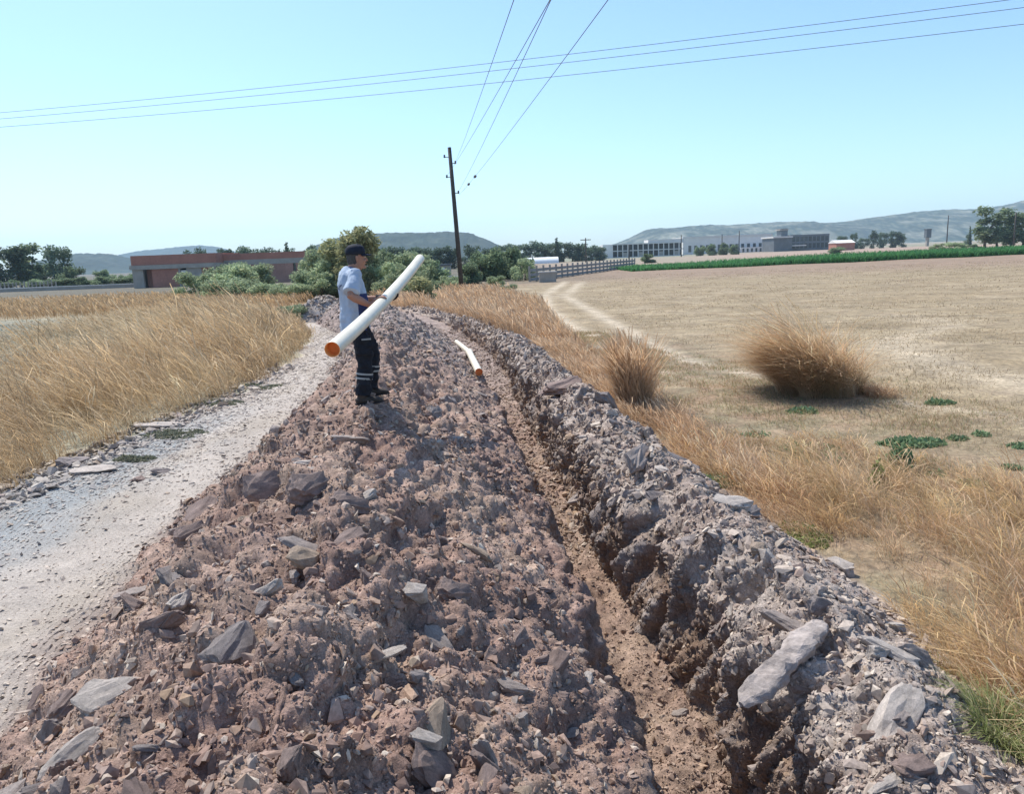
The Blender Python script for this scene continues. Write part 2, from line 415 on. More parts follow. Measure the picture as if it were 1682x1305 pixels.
mnd *= .98 * (.80 + .38 * clod)[..., None] * (.85 + .3 * clod2)[..., None]
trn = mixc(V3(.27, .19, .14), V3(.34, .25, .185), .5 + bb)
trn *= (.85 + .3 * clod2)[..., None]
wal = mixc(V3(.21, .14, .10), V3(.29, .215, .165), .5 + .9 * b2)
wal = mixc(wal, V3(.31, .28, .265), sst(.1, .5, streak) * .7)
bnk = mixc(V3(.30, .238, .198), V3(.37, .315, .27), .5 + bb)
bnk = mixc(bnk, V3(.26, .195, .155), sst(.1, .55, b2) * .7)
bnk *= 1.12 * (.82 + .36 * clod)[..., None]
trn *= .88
trn = mixc(trn, mnd * 1.02, .5 + .5 * sst(11, 15, y_))
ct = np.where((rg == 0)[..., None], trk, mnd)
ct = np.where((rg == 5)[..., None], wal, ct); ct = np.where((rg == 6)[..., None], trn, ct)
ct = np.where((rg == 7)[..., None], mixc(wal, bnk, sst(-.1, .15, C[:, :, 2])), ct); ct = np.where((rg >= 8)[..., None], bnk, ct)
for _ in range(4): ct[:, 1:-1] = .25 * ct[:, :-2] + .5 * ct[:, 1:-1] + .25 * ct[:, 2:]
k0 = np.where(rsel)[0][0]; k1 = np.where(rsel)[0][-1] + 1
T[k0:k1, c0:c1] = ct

def patch(name, r0, r1, a, b, mat, label):
    V = P[r0:r1, a:b].reshape(-1, 3); n = b - a
    i = np.arange(r1 - r0 - 1)[:, None] * n + np.arange(n - 1)[None]; i = i.ravel()
    F = np.stack([i, i + 1, i + n + 1, i + n], 1)
    return tag(mesh_np(name, V, F, mat, tint=T[r0:r1, a:b].reshape(-1, 3), smooth=True), label, name.replace('_', ' '), kind='structure')
kc = k1 - 1
b_tr = c0 + SEG[0]; b_md = c0 + sum(SEG[:5]); b_tn = c0 + sum(SEG[:8])
patch('field', 0, NR, 0, c0 + 1, M['field'], 'dry field on the left of the dirt track')
patch('stubble_field', 0, NR, c1 - 1, NCOL, M['field'], 'pale harvested stubble field with curved wheel ruts')
patch('ground', kc, NR, c0, c1, M['field'], 'dry open ground beyond the end of the trench')
patch('dirt_track', 0, k1, c0, b_tr + 1, M['track'], 'pale gravel track beside the earth mound')
patch('earth_mound', 0, k1, b_tr, b_md + 1, M['soil'], 'long mound of dug brown earth that the man stands on')
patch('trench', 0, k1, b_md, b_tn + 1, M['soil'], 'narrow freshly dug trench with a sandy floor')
patch('trench_bank', 0, k1, b_tn, c1, M['soil'], 'grey rubble bank along the right edge of the trench')

def surf(x, y):
    """surface point and normal nearest to plan position (x, y)"""
    i = int(np.clip(np.searchsorted(ys, y), 1, NR - 1)); i = i if abs(ys[i] - y) < abs(ys[i - 1] - y) else i - 1
    j = int(np.argmin(np.abs(P[i, :, 0] - x))); return P[i, j], NRM[i, j]
def surf_many(x, y):
    i = np.clip(np.searchsorted(ys, y), 1, NR - 1); i = np.where(np.abs(ys[i] - y) < np.abs(ys[i - 1] - y), i, i - 1)
    j = np.empty(len(x), int)
    for s in range(0, len(x), 4000):
        j[s:s + 4000] = np.argmin(np.abs(P[i[s:s + 4000], :, 0] - x[s:s + 4000, None]), 1)
    q = P[i, j].copy(); q[:, 0] = x; q[:, 1] = y
    return q, NRM[i, j]

# ------------------------------------------------------------------ stones
def hull(npts, flat, seed, sub=0):
    r = np.random.default_rng(seed); bm = bmesh.new()
    p = r.normal(size=(npts, 3)); p /= np.linalg.norm(p, axis=1)[:, None]; p *= r.uniform(.75, 1.1, (npts, 1))
    if sub: p = np.sign(p) * np.abs(p) ** .62
    p *= np.array([1.0, r.uniform(.55, .85), flat])
    for q in p: bm.verts.new(q)
    res = bmesh.ops.convex_hull(bm, input=bm.verts)
    dead = [v for v in bm.verts if not v.link_faces]
    bmesh.ops.delete(bm, geom=dead, context='VERTS')
    bmesh.ops.triangulate(bm, faces=bm.faces)
    if sub: bmesh.ops.subdivide_edges(bm, edges=bm.edges, cuts=sub, use_grid_fill=True); bmesh.ops.triangulate(bm, faces=bm.faces)
    bm.verts.ensure_lookup_table(); bm.verts.index_update()
    V = np.array([v.co for v in bm.verts]); F = np.array([[v.index for v in f.verts] for f in bm.faces]); bm.free()
    if sub:
        n = V / (np.linalg.norm(V, axis=1)[:, None] + 1e-9)
        lay = .05 * np.sin(V[:, 2] * 22 + 2 * pn(V * 1.5 + seed))            # slaty layering
        V = V + n * ((.10 * fbm(V * 2.2 + seed, 3) + lay * (np.abs(n[:, 2]) < .6))[:, None])
    return V, F
HL = [hull(11, f, 100 + k) for k, f in enumerate((.35, .55, .7, .3, .5, .85, .25, .6, .4, .75, .3, .45))]
def frames(nrm, tilt):
    n = len(nrm); a = nrm + R.normal(size=(n, 3)) * tilt[:, None]; a /= np.linalg.norm(a, axis=1)[:, None]
    t = R.normal(size=(n, 3)); t -= a * (t * a).sum(1)[:, None]; t /= np.linalg.norm(t, axis=1)[:, None]
    return np.stack([t, np.cross(a, t), a], 2)      # columns
def pick(colrange, yr, n, wfun=None):
    i0, i1 = np.searchsorted(ys, yr[0]), np.searchsorted(ys, yr[1]); a, b = colrange
    Pp = P[i0:i1, a:b]
    ar = np.linalg.norm(np.cross(np.gradient(Pp, axis=0), np.gradient(Pp, axis=1)), axis=2)
    if wfun is not None: ar = ar * wfun(Pp)
    pr = ar.ravel() / ar.sum(); k = R.choice(len(pr), n, p=pr)
    ii, jj = np.unravel_index(k, ar.shape)
    return Pp[ii, jj], NRM[i0:i1, a:b][ii, jj], T[i0:i1, a:b][ii, jj]
def rubble(name, batches, label):
    VV, FF, TT = [], [], []; base = 0
    for pos, nrm, size, tilt, cols, sink, flatset in batches:
        fr_ = frames(nrm, tilt); kind = R.choice(flatset, len(pos))
        sc = size[:, None] * R.uniform(.75, 1.25, (len(pos), 3))
        for h in np.unique(kind):
            m = kind == h; V, F = HL[h]
            v = V[None] * sc[m][:, None, :]
            v = np.einsum('nij,nkj->nki', fr_[m], v) + (pos[m] + nrm[m] * (size[m] * sink)[:, None])[:, None]
            nn = m.sum(); VV.append(v.reshape(-1, 3)); FF.append((F[None] + (np.arange(nn) * len(V))[:, None, None]).reshape(-1, 3) + base)
            TT.append(np.repeat(cols[m], len(V), 0)); base += nn * len(V)
    o = mesh_np(name, np.concatenate(VV), np.concatenate(FF), M['rubble'], tint=np.concatenate(TT))
    return tag(o, label, 'rubble', kind='stuff')
def plaw(n, lo, hi, al=2.0):
    u = R.random(n); return (lo ** -al + u * (hi ** -al - lo ** -al)) ** (-1 / al)
STONE = np.array([1.05, 1.0, .93]) * np.array([(.23, .165, .138), (.27, .20, .168), (.325, .268, .23), (.425, .367, .315), (.245, .21, .195), (.33, .24, .165), (.52, .465, .40), (.19, .14, .12)])
def scols(n, p): return STONE[R.choice(len(STONE), n, p=np.array(p) / sum(p))] * R.uniform(.8, 1.2, (n, 1))
mcol, tcol, bcol, kcol = (b_tr, b_md), (b_md + 12, b_tn), (b_tn - 8, c1 - 2), (c0, b_tr + 4)
ANY = list(range(12)); FLAT = [0, 3, 6, 8, 10, 11]; CHUNK = [1, 2, 4, 5, 7, 9]
pp = (1, 2, 4, 5, 2, 2, 3, .5); pm = (5, 5, 3, 1.6, 2, 2, .7, 3); pb = (1.2, 1.5, 4, 4, 3, .6, 2, .6); pk = (.2, .3, 2, 4, 3, .5, 3, .2); pt = (2, 3, 2, 1.5, .5, 4, .5, 1)
def batch(cols, yr, n, lo, hi, p, flats, al=2.0, tilt=(.1, .7), sink=.12, wf=None, blend=.35):
    pos, nrm, tt = pick(cols, yr, n, wf)
    cc = scols(n, p); cc = cc * (1 - blend) + tt * blend
    return pos, nrm, plaw(n, lo, hi, al), R.uniform(*tilt, n), cc, sink, flats
near = lambda Pp: 1 / np.maximum(Pp[..., 1], 1.5) ** 1.1
trackL = lambda Pp: np.exp(-((Pp[..., 0] - c_tl(Pp[..., 1])) / 1.35) ** 2) + .025 + .8 * np.exp(-((Pp[..., 0] - c_toe(Pp[..., 1])) / .35) ** 2)
bs = [batch(mcol, (1.5, 9), 5200, .014, .065, pm, CHUNK + [0, 8], 2.1, wf=near, blend=.6), batch(mcol, (1.5, 8), 40000, .006, .019, pm, CHUNK, 1.6, sink=.15, wf=near, blend=.66), batch(mcol, (7, 18), 7000, .016, .08, pm, ANY, 2.3, wf=near, blend=.55),
      batch(mcol, (15, 45), 9000, .03, .12, pp, ANY, 2.2, wf=near, blend=.3), batch(mcol, (1.6, 9), 2600, .016, .055, pp, FLAT + [2, 4], 1.9, (.2, .8), wf=near, blend=.15), batch(mcol, (7, 18), 1800, .02, .07, pp, FLAT + [2, 4], 1.9, (.2, .8), wf=near, blend=.15)]
rubble('rubble', bs, 'small brown and grey stone chips strewn over the earth mound')
bs = [batch(bcol, (2.2, 9), 5600, .015, .075, pb, FLAT + [1, 4], 2.0, (.1, .6), wf=near), batch(bcol, (2.2, 8), 15000, .006, .018, pb, FLAT + [1, 4], 1.6, (.1, .6), sink=.2, wf=near), batch(bcol, (7, 18), 5000, .022, .09, pb, ANY, 1.9, wf=near), batch(bcol, (15, 45), 3500, .05, .13, pb, ANY, 2.2, wf=near)]
rubble('rubble', bs, 'grey flaky shale chips covering the bank right of the trench')
bs = [batch(tcol, (3, 9), 22000, .006, .05, pt, CHUNK + [0, 8], 2.0, sink=.2, wf=near, blend=.55), batch(tcol, (8, 30), 11000, .02, .09, pt, ANY, 2.2, wf=near)]
rubble('rubble', bs, 'sandy stones and crumbs lying in the bottom of the trench')
bs = [batch(kcol, (3.5, 12), 22000, .008, .05, pk, FLAT, 2.0, (.05, .4), .1, wf=lambda q: trackL(q) * near(q), blend=.4), batch(kcol, (9, 32), 8000, .02, .075, pk, FLAT, 2.2, (.02, .3), .05, wf=lambda q: trackL(q) * near(q), blend=.5),
      batch((c0 - 4, c0 + 9), (7, 20), 2600, .03, .13, pk, FLAT, 1.7, (.2, .8), .2, wf=near)]
rubble('gravel', bs, 'blue grey shale gravel along the grassy edge of the track')

# stones one can tell apart: shared meshes, each its own object
def stone_mesh(name, flat, seed, col, npts=20, sub=3):
    V, F = hull(npts, flat, seed, sub)
    n = fbm(V * 3 + seed, 2); tc = np.array(col)[None] * (1 + .35 * n[:, None])
    o = mesh_np(name, V, F, M['rock'], tint=tc); me = o.data; bpy.data.objects.remove(o); return me
SM = {}
for nm, col in (('pale', (.46, .40, .345)), ('slate', (.25, .213, .195)), ('brown', (.255, .188, .160)), ('tan', (.35, .265, .195)), ('grey', (.33, .275, .24))):
    SM[nm] = [stone_mesh('stone', f, 300 + 17 * k + len(nm) * 101, col) for k, f in enumerate((.28, .42, .6, .8))]
def stone(x, y, size, kind, var, label, group=None, rz=None, tilt=.3, sc=(1, 1, 1), sink=.25, rot=None):
    i_ = int(np.clip(np.searchsorted(ys, y), 6, NR - 7)); j_ = int(np.argmin(np.abs(P[i_, :, 0] - x))); k_ = max(2, int(size * .5 / max(ys[i_] - ys[i_ - 1], .01)))
    w_p = P[max(i_ - k_, 0):i_ + k_ + 1, max(j_ - k_, 0):j_ + k_ + 1]; w_n = NRM[max(i_ - k_, 0):i_ + k_ + 1, max(j_ - k_, 0):j_ + k_ + 1]
    n = w_n.mean((0, 1)); p = P[i_, j_] * .35 + w_p.mean((0, 1)) * .65
    o = bpy.data.objects.new('stone', SM[kind][var]); COL.objects.link(o)
    a = Vector(n) * .6 + Vector((0, 0, .4)) + Vector(R.normal(size=3)) * tilt; a.normalize()
    q = a.to_track_quat('Z', 'Y')
    o.rotation_mode = 'QUATERNION'
    from mathutils import Quaternion
    if rot: o.rotation_quaternion = rot
    else: o.rotation_quaternion = q @ Quaternion((0, 0, 1), R.uniform(0, 6.28) if rz is None else rz)
    o.scale = (size * sc[0], size * sc[1], size * sc[2])
    fl = (.28, .42, .6, .8)[var] * sc[2]
    o.location = Vector(p) + Vector(n).normalized() * size * max(fl * .38, sink * .7)
    return tag(o, label, 'stone', group)
from mathutils import Euler
EQ = lambda x, y, z: Euler((math.radians(x), math.radians(y), math.radians(z))).to_quaternion()
named = [
 # x, y, size, kind, var, label, rotation, scale
 (2.0, 3.82, .16, 'pale', 1, 'pale wedge-shaped slab on the bank just beyond the long grey slab', EQ(0, 18, -35), (1.2, .6, .8)),
 (1.78, 3.32, .22, 'pale', 0, 'flat pale slab tilted on the bank near the green weed tuft', EQ(18, -22, 40), (1.2, .6, 1.2)),
 (1.64, 4.32, .17, 'grey', 1, 'grey slab with a shadowed face higher on the shale bank', EQ(0, 14, -42), (1.2, .6, .9)),
 (.92, 13.0, .42, 'brown', 1, 'large flat brown boulder perched on the far bank crest', EQ(0, -8, 20), (1.15, .7, .75)),
 (1.36, 11.1, .30, 'slate', 2, 'dark upright slate block on the bank beside the dry grass clump', EQ(10, 40, 60), (1, .6, .7)),
 (1.45, 5.75, .20, 'slate', 1, 'dark rounded boulder jutting from the trench wall lip', EQ(15, 10, 30), (1.1, .9, 1)),
 (1.80, 6.05, .17, 'pale', 2, 'pale whitish boulder on the bank above the dark wall boulder', EQ(0, 12, 20), (1.3, .8, .8)),
 (2.06, 6.45, .17, 'slate', 3, 'dark cube-like stone at the grass edge of the bank', EQ(0, 5, 15), (.9, .8, .9)),
 (1.76, 8.1, .22, 'slate', 1, 'dark slab leaning on a heap of broken slabs on the bank', EQ(10, 25, -20), (1.1, .8, .8)),
 (1.66, 8.5, .17, 'pale', 1, 'light grey flat stone in the heap of slabs on the bank', EQ(0, 15, 30), (1.1, .8, .8)),
 (1.86, 4.75, .085, 'brown', 3, 'small dark brown block standing alone on the shale bank', EQ(0, 0, 20), (.9, .8, 1)),
 (1.74, 5.15, .085, 'tan', 3, 'small round tan clod on the bank among grey shale', EQ(0, 0, 0), (1, 1, 1)),
 (-1.86, 5.75, .25, 'brown', 2, 'big curved brown slab standing on edge on the mound flank', EQ(62, 8, 14), (1.25, .75, .5)),
 (-1.42, 5.1, .19, 'brown', 3, 'large crumbly dark brown clod on the mound crest', EQ(20, 10, 40), (1, .9, .95)),
 (-1.10, 4.75, .15, 'brown', 3, 'dark brown clod just right of the large crumbly clod', EQ(10, 30, 10), (1.1, .8, .9)),
 (-.40, 4.03, .13, 'brown', 3, 'angular purple brown block with a pointed top', EQ(12, 30, 25), (1.1, .9, .9)),
 (-.57, 3.83, .085, 'pale', 3, 'bright whitish faceted stone on the front of the mound', EQ(30, 10, 10), (1, .85, 1)),
 (-.45, 3.68, .10, 'grey', 2, 'purple grey stone touching the bright whitish stone', EQ(5, 35, -25), (1.25, .8, .8)),
 (-.85, 3.48, .085, 'slate', 3, 'dark slate block with a dusty light top', EQ(10, 10, 70), (1, .8, 1.15)),
 (-1.38, 3.55, .155, 'tan', 0, 'flat tan slab lying smooth side up on the mound', EQ(-28, -18, 35), (1.2, .75, .8)),
 (-1.55, 3.52, .09, 'pale', 0, 'thin pale shard propped beside the flat tan slab', EQ(30, -40, 50), (1.2, .5, .7)),
 (-.30, 4.85, .11, 'tan', 1, 'smooth elongated tan stone like a loaf on the right slope', EQ(0, 22, -32), (1.45, .55, .8)),
 (-1.60, 5.85, .15, 'pale', 1, 'domed light grey stone behind the standing brown slab', EQ(-10, 0, 10), (1.2, .9, .9)),
 (-1.52, 6.9, .17, 'grey', 0, 'light purple grey flagstone near the mound crest', EQ(-12, 8, 0), (1.2, .7, .8)),
 (-.98, 7.95, .20, 'brown', 2, 'dark lump of earth below the man on the mound', EQ(0, 25, 10), (1.1, .9, .8)),
 (-.98, 7.3, .15, 'brown', 1, 'dark oval stone under the dark lump of earth', EQ(10, 50, 20), (1.1, .8, .8)),
 (-1.05, 9.3, .17, 'slate', 3, 'dark upright block right of the man legs', EQ(0, 10, 30), (.7, .7, 1.3)),
 (-.92, 10.6, .17, 'slate', 2, 'blue grey block farther behind the man on the mound', EQ(0, 30, 30), (.8, .7, 1.2)),
 (-1.98, 3.34, .16, 'pale', 2, 'big whitish grey rock with broken face low on the left flank', EQ(10, -8, 15), (1.2, .8, .8)),
 (-1.74, 3.15, .14, 'slate', 1, 'dark slab below and right of the whitish grey rock', EQ(15, -25, 40), (1.2, .6, .8)),
 (-1.90, 2.85, .12, 'pale', 0, 'pale broken slab at the lowest left of the mound', EQ(35, -25, 35), (1.3, .6, .8)),
 (-2.15, 2.72, .13, 'grey', 1, 'rounded grey rock in the bottom left corner', EQ(0, -15, 25), (1.3, .9, .9)),
 (-2.52, 4.0, .10, 'slate', 3, 'blue slate stone standing at the edge of the track', EQ(0, 10, 40), (.8, .7, 1.1)),
 (-1.18, 2.86, .17, 'slate', 1, 'large dark olive grey rock at the bottom of the mound', EQ(20, -10, 50), (1, .9, .9)),
 (.12, 2.72, .10, 'slate', 3, 'blue grey block with a smooth face on the lower right slope', EQ(0, 15, 35), (1, .8, 1)),
 (-.62, 3.08, .09, 'pale', 0, 'thin white shard over a dark hollow', EQ(0, -12, 10), (1.3, .6, .7)),
 (-.05, 3.55, .075, 'grey', 2, 'light grey brick-like stone on the right slope of the mound', EQ(0, 15, -12), (1.35, .6, .8)),
 (-1.22, 4.15, .16, 'grey', 1, 'wide grey slab half buried below the crumbly clod', EQ(14, 20, -18), (1.3, .7, .8)),
 (-.95, 4.05, .12, 'brown', 2, 'purple brown rock beside the half buried grey slab', EQ(10, -20, 15), (1.2, .8, 1)),
 (-.02, 3.15, .06, 'grey', 3, 'small upright grey stone low on the right slope', EQ(0, 20, 60), (.8, .7, 1.2)),
 (.86, 3.85, .10, 'grey', 0, 'flat layered stone lying in the trench bottom', EQ(0, 20, -25), (1.3, .6, 1)),
 (1.70, 2.95, .10, 'brown', 2, 'rounded brown rock on the bank in the bottom right corner', EQ(0, 0, 10), (1.1, .9, 1)),
 (1.55, 2.90, .08, 'pale', 1, 'bright white chip of stone near the bottom right corner', EQ(0, -10, 20), (1.3, .7, .7)),
 (-3.05, 7.1, .22, 'brown', 2, 'brown boulder at the toe of the mound by the track', EQ(10, -20, 60), (1.3, .8, .8)),
 (-2.75, 6.15, .16, 'brown', 3, 'dark brown block just above the track edge', EQ(10, -10, 10), (1.1, .8, 1)),
 (-2.45, 5.3, .19, 'brown', 1, 'long brown clod lying down the left flank', EQ(0, -25, 48), (1.5, .6, .9)),
 (-3.0, 5.55, .13, 'grey', 0, 'grey flat stone on the track touching the mound', EQ(0, -5, 15), (1.3, .8, .8)),
 (-5.6, 9.8, .22, 'pale', 0, 'bright white flat stone on the shale edge of the track', EQ(4, 4, 20), (1.3, .9, .6)),
 (-6.15, 10.3, .24, 'slate', 0, 'blue grey slab at the grass edge of the track', EQ(15, 10, 60), (1.2, .9, .9)),
 (-5.95, 12.5, .26, 'pale', 0, 'long pale slab lying along the grass edge', EQ(5, 5, 10), (1.6, .6, .8)),
 (-4.62, 9.6, .14, 'slate', 1, 'bluish stone in the small pile on the track', EQ(5, 15, 30), (1.1, .9, .7)),
 (-4.75, 9.3, .11, 'brown', 1, 'brown stone in the small pile on the track', EQ(5, 5, 70), (1.1, .9, .7)),
]
for x, y, s_, kd, v, lb, q, sc in named:
    s_ *= {'slate': .78, 'brown': .85}.get(kd, .92) if y < 8 else 1
    stone(x, y, s_, kd, v, lb, rot=q, sc=sc, sink=.22)
def slab(a, b, rad, label, seed):
    # a long rounded beam of rock between two points
    a, b = Vector(a), Vector(b); n = 40; k = 22; d = (b - a); V = []
    for i in range(n + 1):
        t = i / n; w = rad * (1 - abs(2 * t - 1) ** 5 * .75) * (.86 + .2 * t)
        for j in range(k):
            an = 2 * math.pi * j / k; ca, sa = math.cos(an), math.sin(an)
            V.append((t - .5, w * math.copysign(abs(ca) ** .6, ca), w * .62 * math.copysign(abs(sa) ** .7, sa)))
    V = np.array(V); V[:, 0] *= d.length
    V += np.stack([V[:, 0] * 0, fbm(V * 7 + seed, 3) * .035, fbm(V * 7 + seed + 9, 3) * .03], 1) + .006 * fbm(V * 40, 2)[:, None]
    F = np.array([[i * k + j, i * k + (j + 1) % k, (i + 1) * k + (j + 1) % k, (i + 1) * k + j] for i in range(n) for j in range(k)])
    caps = [np.array([[r * k + j for j in range(k)]][0])[None] for r in (0, n)]
    tc = np.array([(.31, .265, .235)]) * (1 + .4 * fbm(V * 5, 2)[:, None])
    o = mesh_np('stone', V, [F, caps[0][:, ::-1], caps[1]], M['rock'], tint=tc)
    o.location = (a + b) / 2; o.rotation_mode = 'QUATERNION'; o.rotation_quaternion = d.to_track_quat('X', 'Z')
    return tag(o, label, 'stone')
slab((1.13, 3.58, .27), (1.77, 4.12, .43), .078, 'long log-shaped grey slab overhanging the right wall of the trench', 3)
groups = [
 (mcol, (2.0, 7.5), 70, (.045, .12), ('brown', 'brown', 'brown', 'tan'), 'dull brown earthy stone scattered on the near part of the mound', 'brown stones on the near mound'),
 (mcol, (2.0, 7.5), 42, (.035, .085), ('pale', 'grey'), 'light grey broken stone scattered on the near part of the mound', 'light grey stones on the near mound'),
 (mcol, (2.0, 7.5), 24, (.04, .10), ('slate',), 'dark slate fragment scattered on the near part of the mound', 'dark slate pieces on the near mound'),
 (mcol, (8.0, 18), 40, (.07, .17), ('brown', 'grey', 'slate'), 'lump of stone on the far half of the mound around and beyond the man', 'stones on the far mound'),
 (bcol, (2.8, 7), 34, (.04, .11), ('pale', 'grey', 'slate'), 'broken grey shale piece on the near bank right of the trench', 'shale pieces on the near bank'),
 (bcol, (7, 20), 26, (.07, .18), ('slate', 'grey', 'pale'), 'broken grey slab on the far stretch of the bank', 'slabs on the far bank'),
 (tcol, (3.5, 12), 12, (.03, .07), ('tan', 'grey'), 'loose sandy stone on the trench floor', 'stones on the trench floor'),
]
for cols, yr, n, (lo, hi), kinds, lb, gp in groups:
    pos, nrm, _ = pick(cols, yr, n, near)
    for k in range(n):
        if abs(pos[k, 0] + 1.58) < .5 and abs(pos[k, 1] - 8.3) < .6: pos[k, 1] += 1.4
        kd = kinds[k % len(kinds)]
        stone(pos[k, 0], pos[k, 1], float(plaw(1, lo, hi, 1.6)[0]), kd, int(R.integers(0, 4)), lb, gp, tilt=.45, sc=(R.uniform(.9, 1.4), R.uniform(.6, .95), R.uniform(.7, 1.1)), sink=.2)


# ------------------------------------------------------------------ grass
def blades(base, h, az, bend, w, col, nseg=4, head=0.0, droop=.45):
    n = len(base); t = np.linspace(0, 1, nseg + 1)[None]
    hx = (h * bend)[:, None] * t ** 1.7
    hz = h[:, None] * (t - droop * np.clip(bend, 0, 1.3)[:, None] * t ** 2.4)
    wig = (h * .06)[:, None] * np.sin(t * 5 + R.uniform(0, 6.28, (n, 1)))
    px = base[:, 0:1] + np.cos(az)[:, None] * hx - np.sin(az)[:, None] * wig
    py = base[:, 1:2] + np.sin(az)[:, None] * hx + np.cos(az)[:, None] * wig
    pz = base[:, 2:3] - .02 + hz
    tw = az + math.pi / 2 + R.normal(0, .9, n)
    prof = np.clip(1 - t, .12, 1) ** .6
    if head: prof = np.where(t > .62, .5 + head * np.sin((t - .62) / .38 * 2.6), .55) + 0 * prof
    ww = w[:, None] * prof * .5
    dx, dy = np.cos(tw)[:, None] * ww, np.sin(tw)[:, None] * ww
    A = np.stack([px - dx, py - dy, pz], 2); B = np.stack([px + dx, py + dy, pz], 2)
    V = np.stack([A, B], 2).reshape(-1, 3)                         # blade, level, side
    L = nseg + 1; b = (np.arange(n) * L * 2)[:, None] + (np.arange(nseg) * 2)[None]
    F = np.stack([b, b + 1, b + 3, b + 2], 2).reshape(-1, 4)
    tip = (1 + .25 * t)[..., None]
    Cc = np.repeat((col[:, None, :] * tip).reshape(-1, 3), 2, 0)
    return V, F, Cc
def join(parts):
    base = 0; VV, FF, CC = [], [], []
    for V, F, Cc in parts:
        VV.append(V); FF.append(F + base); CC.append(Cc); base += len(V)
    return np.concatenate(VV), np.concatenate(FF), np.concatenate(CC)
STRAW = np.array([(.50, .385, .235), (.44, .325, .19), (.56, .45, .30), (.35, .25, .15), (.47, .345, .20)]) * np.array([1.0, .98, .94])
ORANGE = np.array([(.44, .27, .145), (.48, .315, .18), (.36, .215, .115), (.54, .38, .23), (.42, .28, .165)]) * np.array([1.14, 1.22, 1.32])
GREENS = np.array([(.22, .24, .10), (.28, .27, .13), (.19, .21, .09)])
def gcol(n, pal, mix=None, frac=0.0):
    c = pal[R.integers(0, len(pal), n)]
    if mix is not None:
        m = R.random(n) < frac; c[m] = mix[R.integers(0, len(mix), m.sum())]
    return c * R.uniform(.82, 1.15, (n, 1))
WIND = math.pi                                                     # towards -X
def meadow(x, y, hgt, pal, bend=(.3, .9), azs=.5, wmul=1.0, head=0.0, mix=None, frac=0., az0=WIND, nseg=4):
    p, _ = surf_many(x, y); n = len(x)
    h = hgt * R.uniform(.55, 1.15, n)
    w = np.maximum(.0042, .00062 * y) * R.uniform(.7, 1.4, n) * wmul
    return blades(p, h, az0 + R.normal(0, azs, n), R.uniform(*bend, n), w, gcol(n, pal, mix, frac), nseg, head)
def scat(n, y0, y1, xa, xb, keep=None, pw=1.0):
    """plan points, denser near the camera; xa, xb functions of y"""
    u = R.random(n)
    y = y0 * (y1 / y0) ** u if pw == 1 else y0 + (y1 - y0) * u
    a, b = xa(y), xb(y); x = a + (b - a) * R.random(n)
    if keep is not None:
        k = R.random(n) < keep(x, y); x, y = x[k], y[k]
    return x, y
cst = lambda v: (lambda y: np.full_like(y, v))
pl = lambda *pts: (lambda y, a=np.array(pts, float): np.interp(y, a[:, 0], a[:, 1]))
patchy = lambda s, lo: (lambda x, y: np.clip(lo + 1.1 * (.5 + 1.3 * fbm(np.stack([x * s, y * s, x * 0 + s], 1), 2)), 0, 1))

def tussocks(cx_, cy_, h, rad, nb, pal, bend=(.25, .8), wind=.65, azs=.6, az0=WIND, head=1.4, wmul=1.0, fh=.45):
    n = len(cx_); k = R.integers(max(4, int(nb * .5)), int(nb * 1.5), n); idx = np.repeat(np.arange(n), k); m = len(idx)
    r = np.sqrt(R.random(m)); th = R.uniform(0, 6.283, m)
    x = cx_[idx] + rad[idx] * r * np.cos(th); y = cy_[idx] + rad[idx] * r * np.sin(th)
    p, _ = surf_many(x, y)
    hh = h[idx] * (1.1 - .55 * r ** 2) * R.uniform(.55, 1.15, m)
    vx = np.cos(th) * r * (1 - wind) + np.cos(az0) * wind + R.normal(0, .25, m); vy = np.sin(th) * r * (1 - wind) + np.sin(az0) * wind + R.normal(0, .25, m)
    az = np.arctan2(vy, vx) + R.normal(0, azs * .4, m)
    w = np.maximum(.0042, .00062 * y) * R.uniform(.7, 1.4, m) * wmul
    tone = pal[R.integers(0, len(pal), n)][idx] * R.uniform(.75, 1.2, (n, 1))[idx] * R.uniform(.85, 1.15, (m, 1))
    bd = R.uniform(*bend, m); f = R.random(m) < fh
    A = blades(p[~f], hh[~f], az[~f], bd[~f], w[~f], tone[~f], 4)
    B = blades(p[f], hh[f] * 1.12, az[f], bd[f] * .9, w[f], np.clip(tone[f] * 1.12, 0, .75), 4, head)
    return [A, B]
# tall dry grass on the left of the track
parts = []
tleft = lambda y: c_tl(y) - .15
ldep = pl((5, 9), (12, 9), (16, 7), (22, 4.6), (32, 5.2), (45, 6))
x, y = scat(1250, 5.5, 36, lambda y: tleft(y) - ldep(y), lambda y: tleft(y) - .05)
hv = (.55 + .5 * sst(0, 1.2, tleft(y) - x)) * (1 + .6 * fbm(np.stack([x * .5, y * .5, x * 0], 1), 2)) * R.uniform(.7, 1.2, len(x)) * (.95 + .25 * sst(9, 14, y))
parts += tussocks(x, y, hv, .16 + .16 * R.random(len(x)) + .004 * y, 46, STRAW, (.25, 1.0), .6, .8)
x, y = scat(20000, 5.5, 36, lambda y: tleft(y) - ldep(y), lambda y: tleft(y) + .12 * np.sin(y * 3) + .08)
hv = .5 * (1 + .7 * fbm(np.stack([x * .55, y * .55, x * 0], 1), 2))
parts.append(meadow(x, y, hv, STRAW * .85, (.3, 1.2), .9, 1.0, .8))
x, y = scat(16000, 24, 60, lambda y: -17 - .12 * y, lambda y: c_tl(y) - .3)
hv = .75 * (1 + .4 * fbm(np.stack([x * .4, y * .4, x * 0], 1), 2)) * sst(36, 46, y + .35 * (x + 16) + 14)
k = hv > .12; x, y, hv = x[k], y[k], hv[k]
parts.append(meadow(x, y, hv, STRAW, (.4, 1.0), .5, 1.0, 1.2))
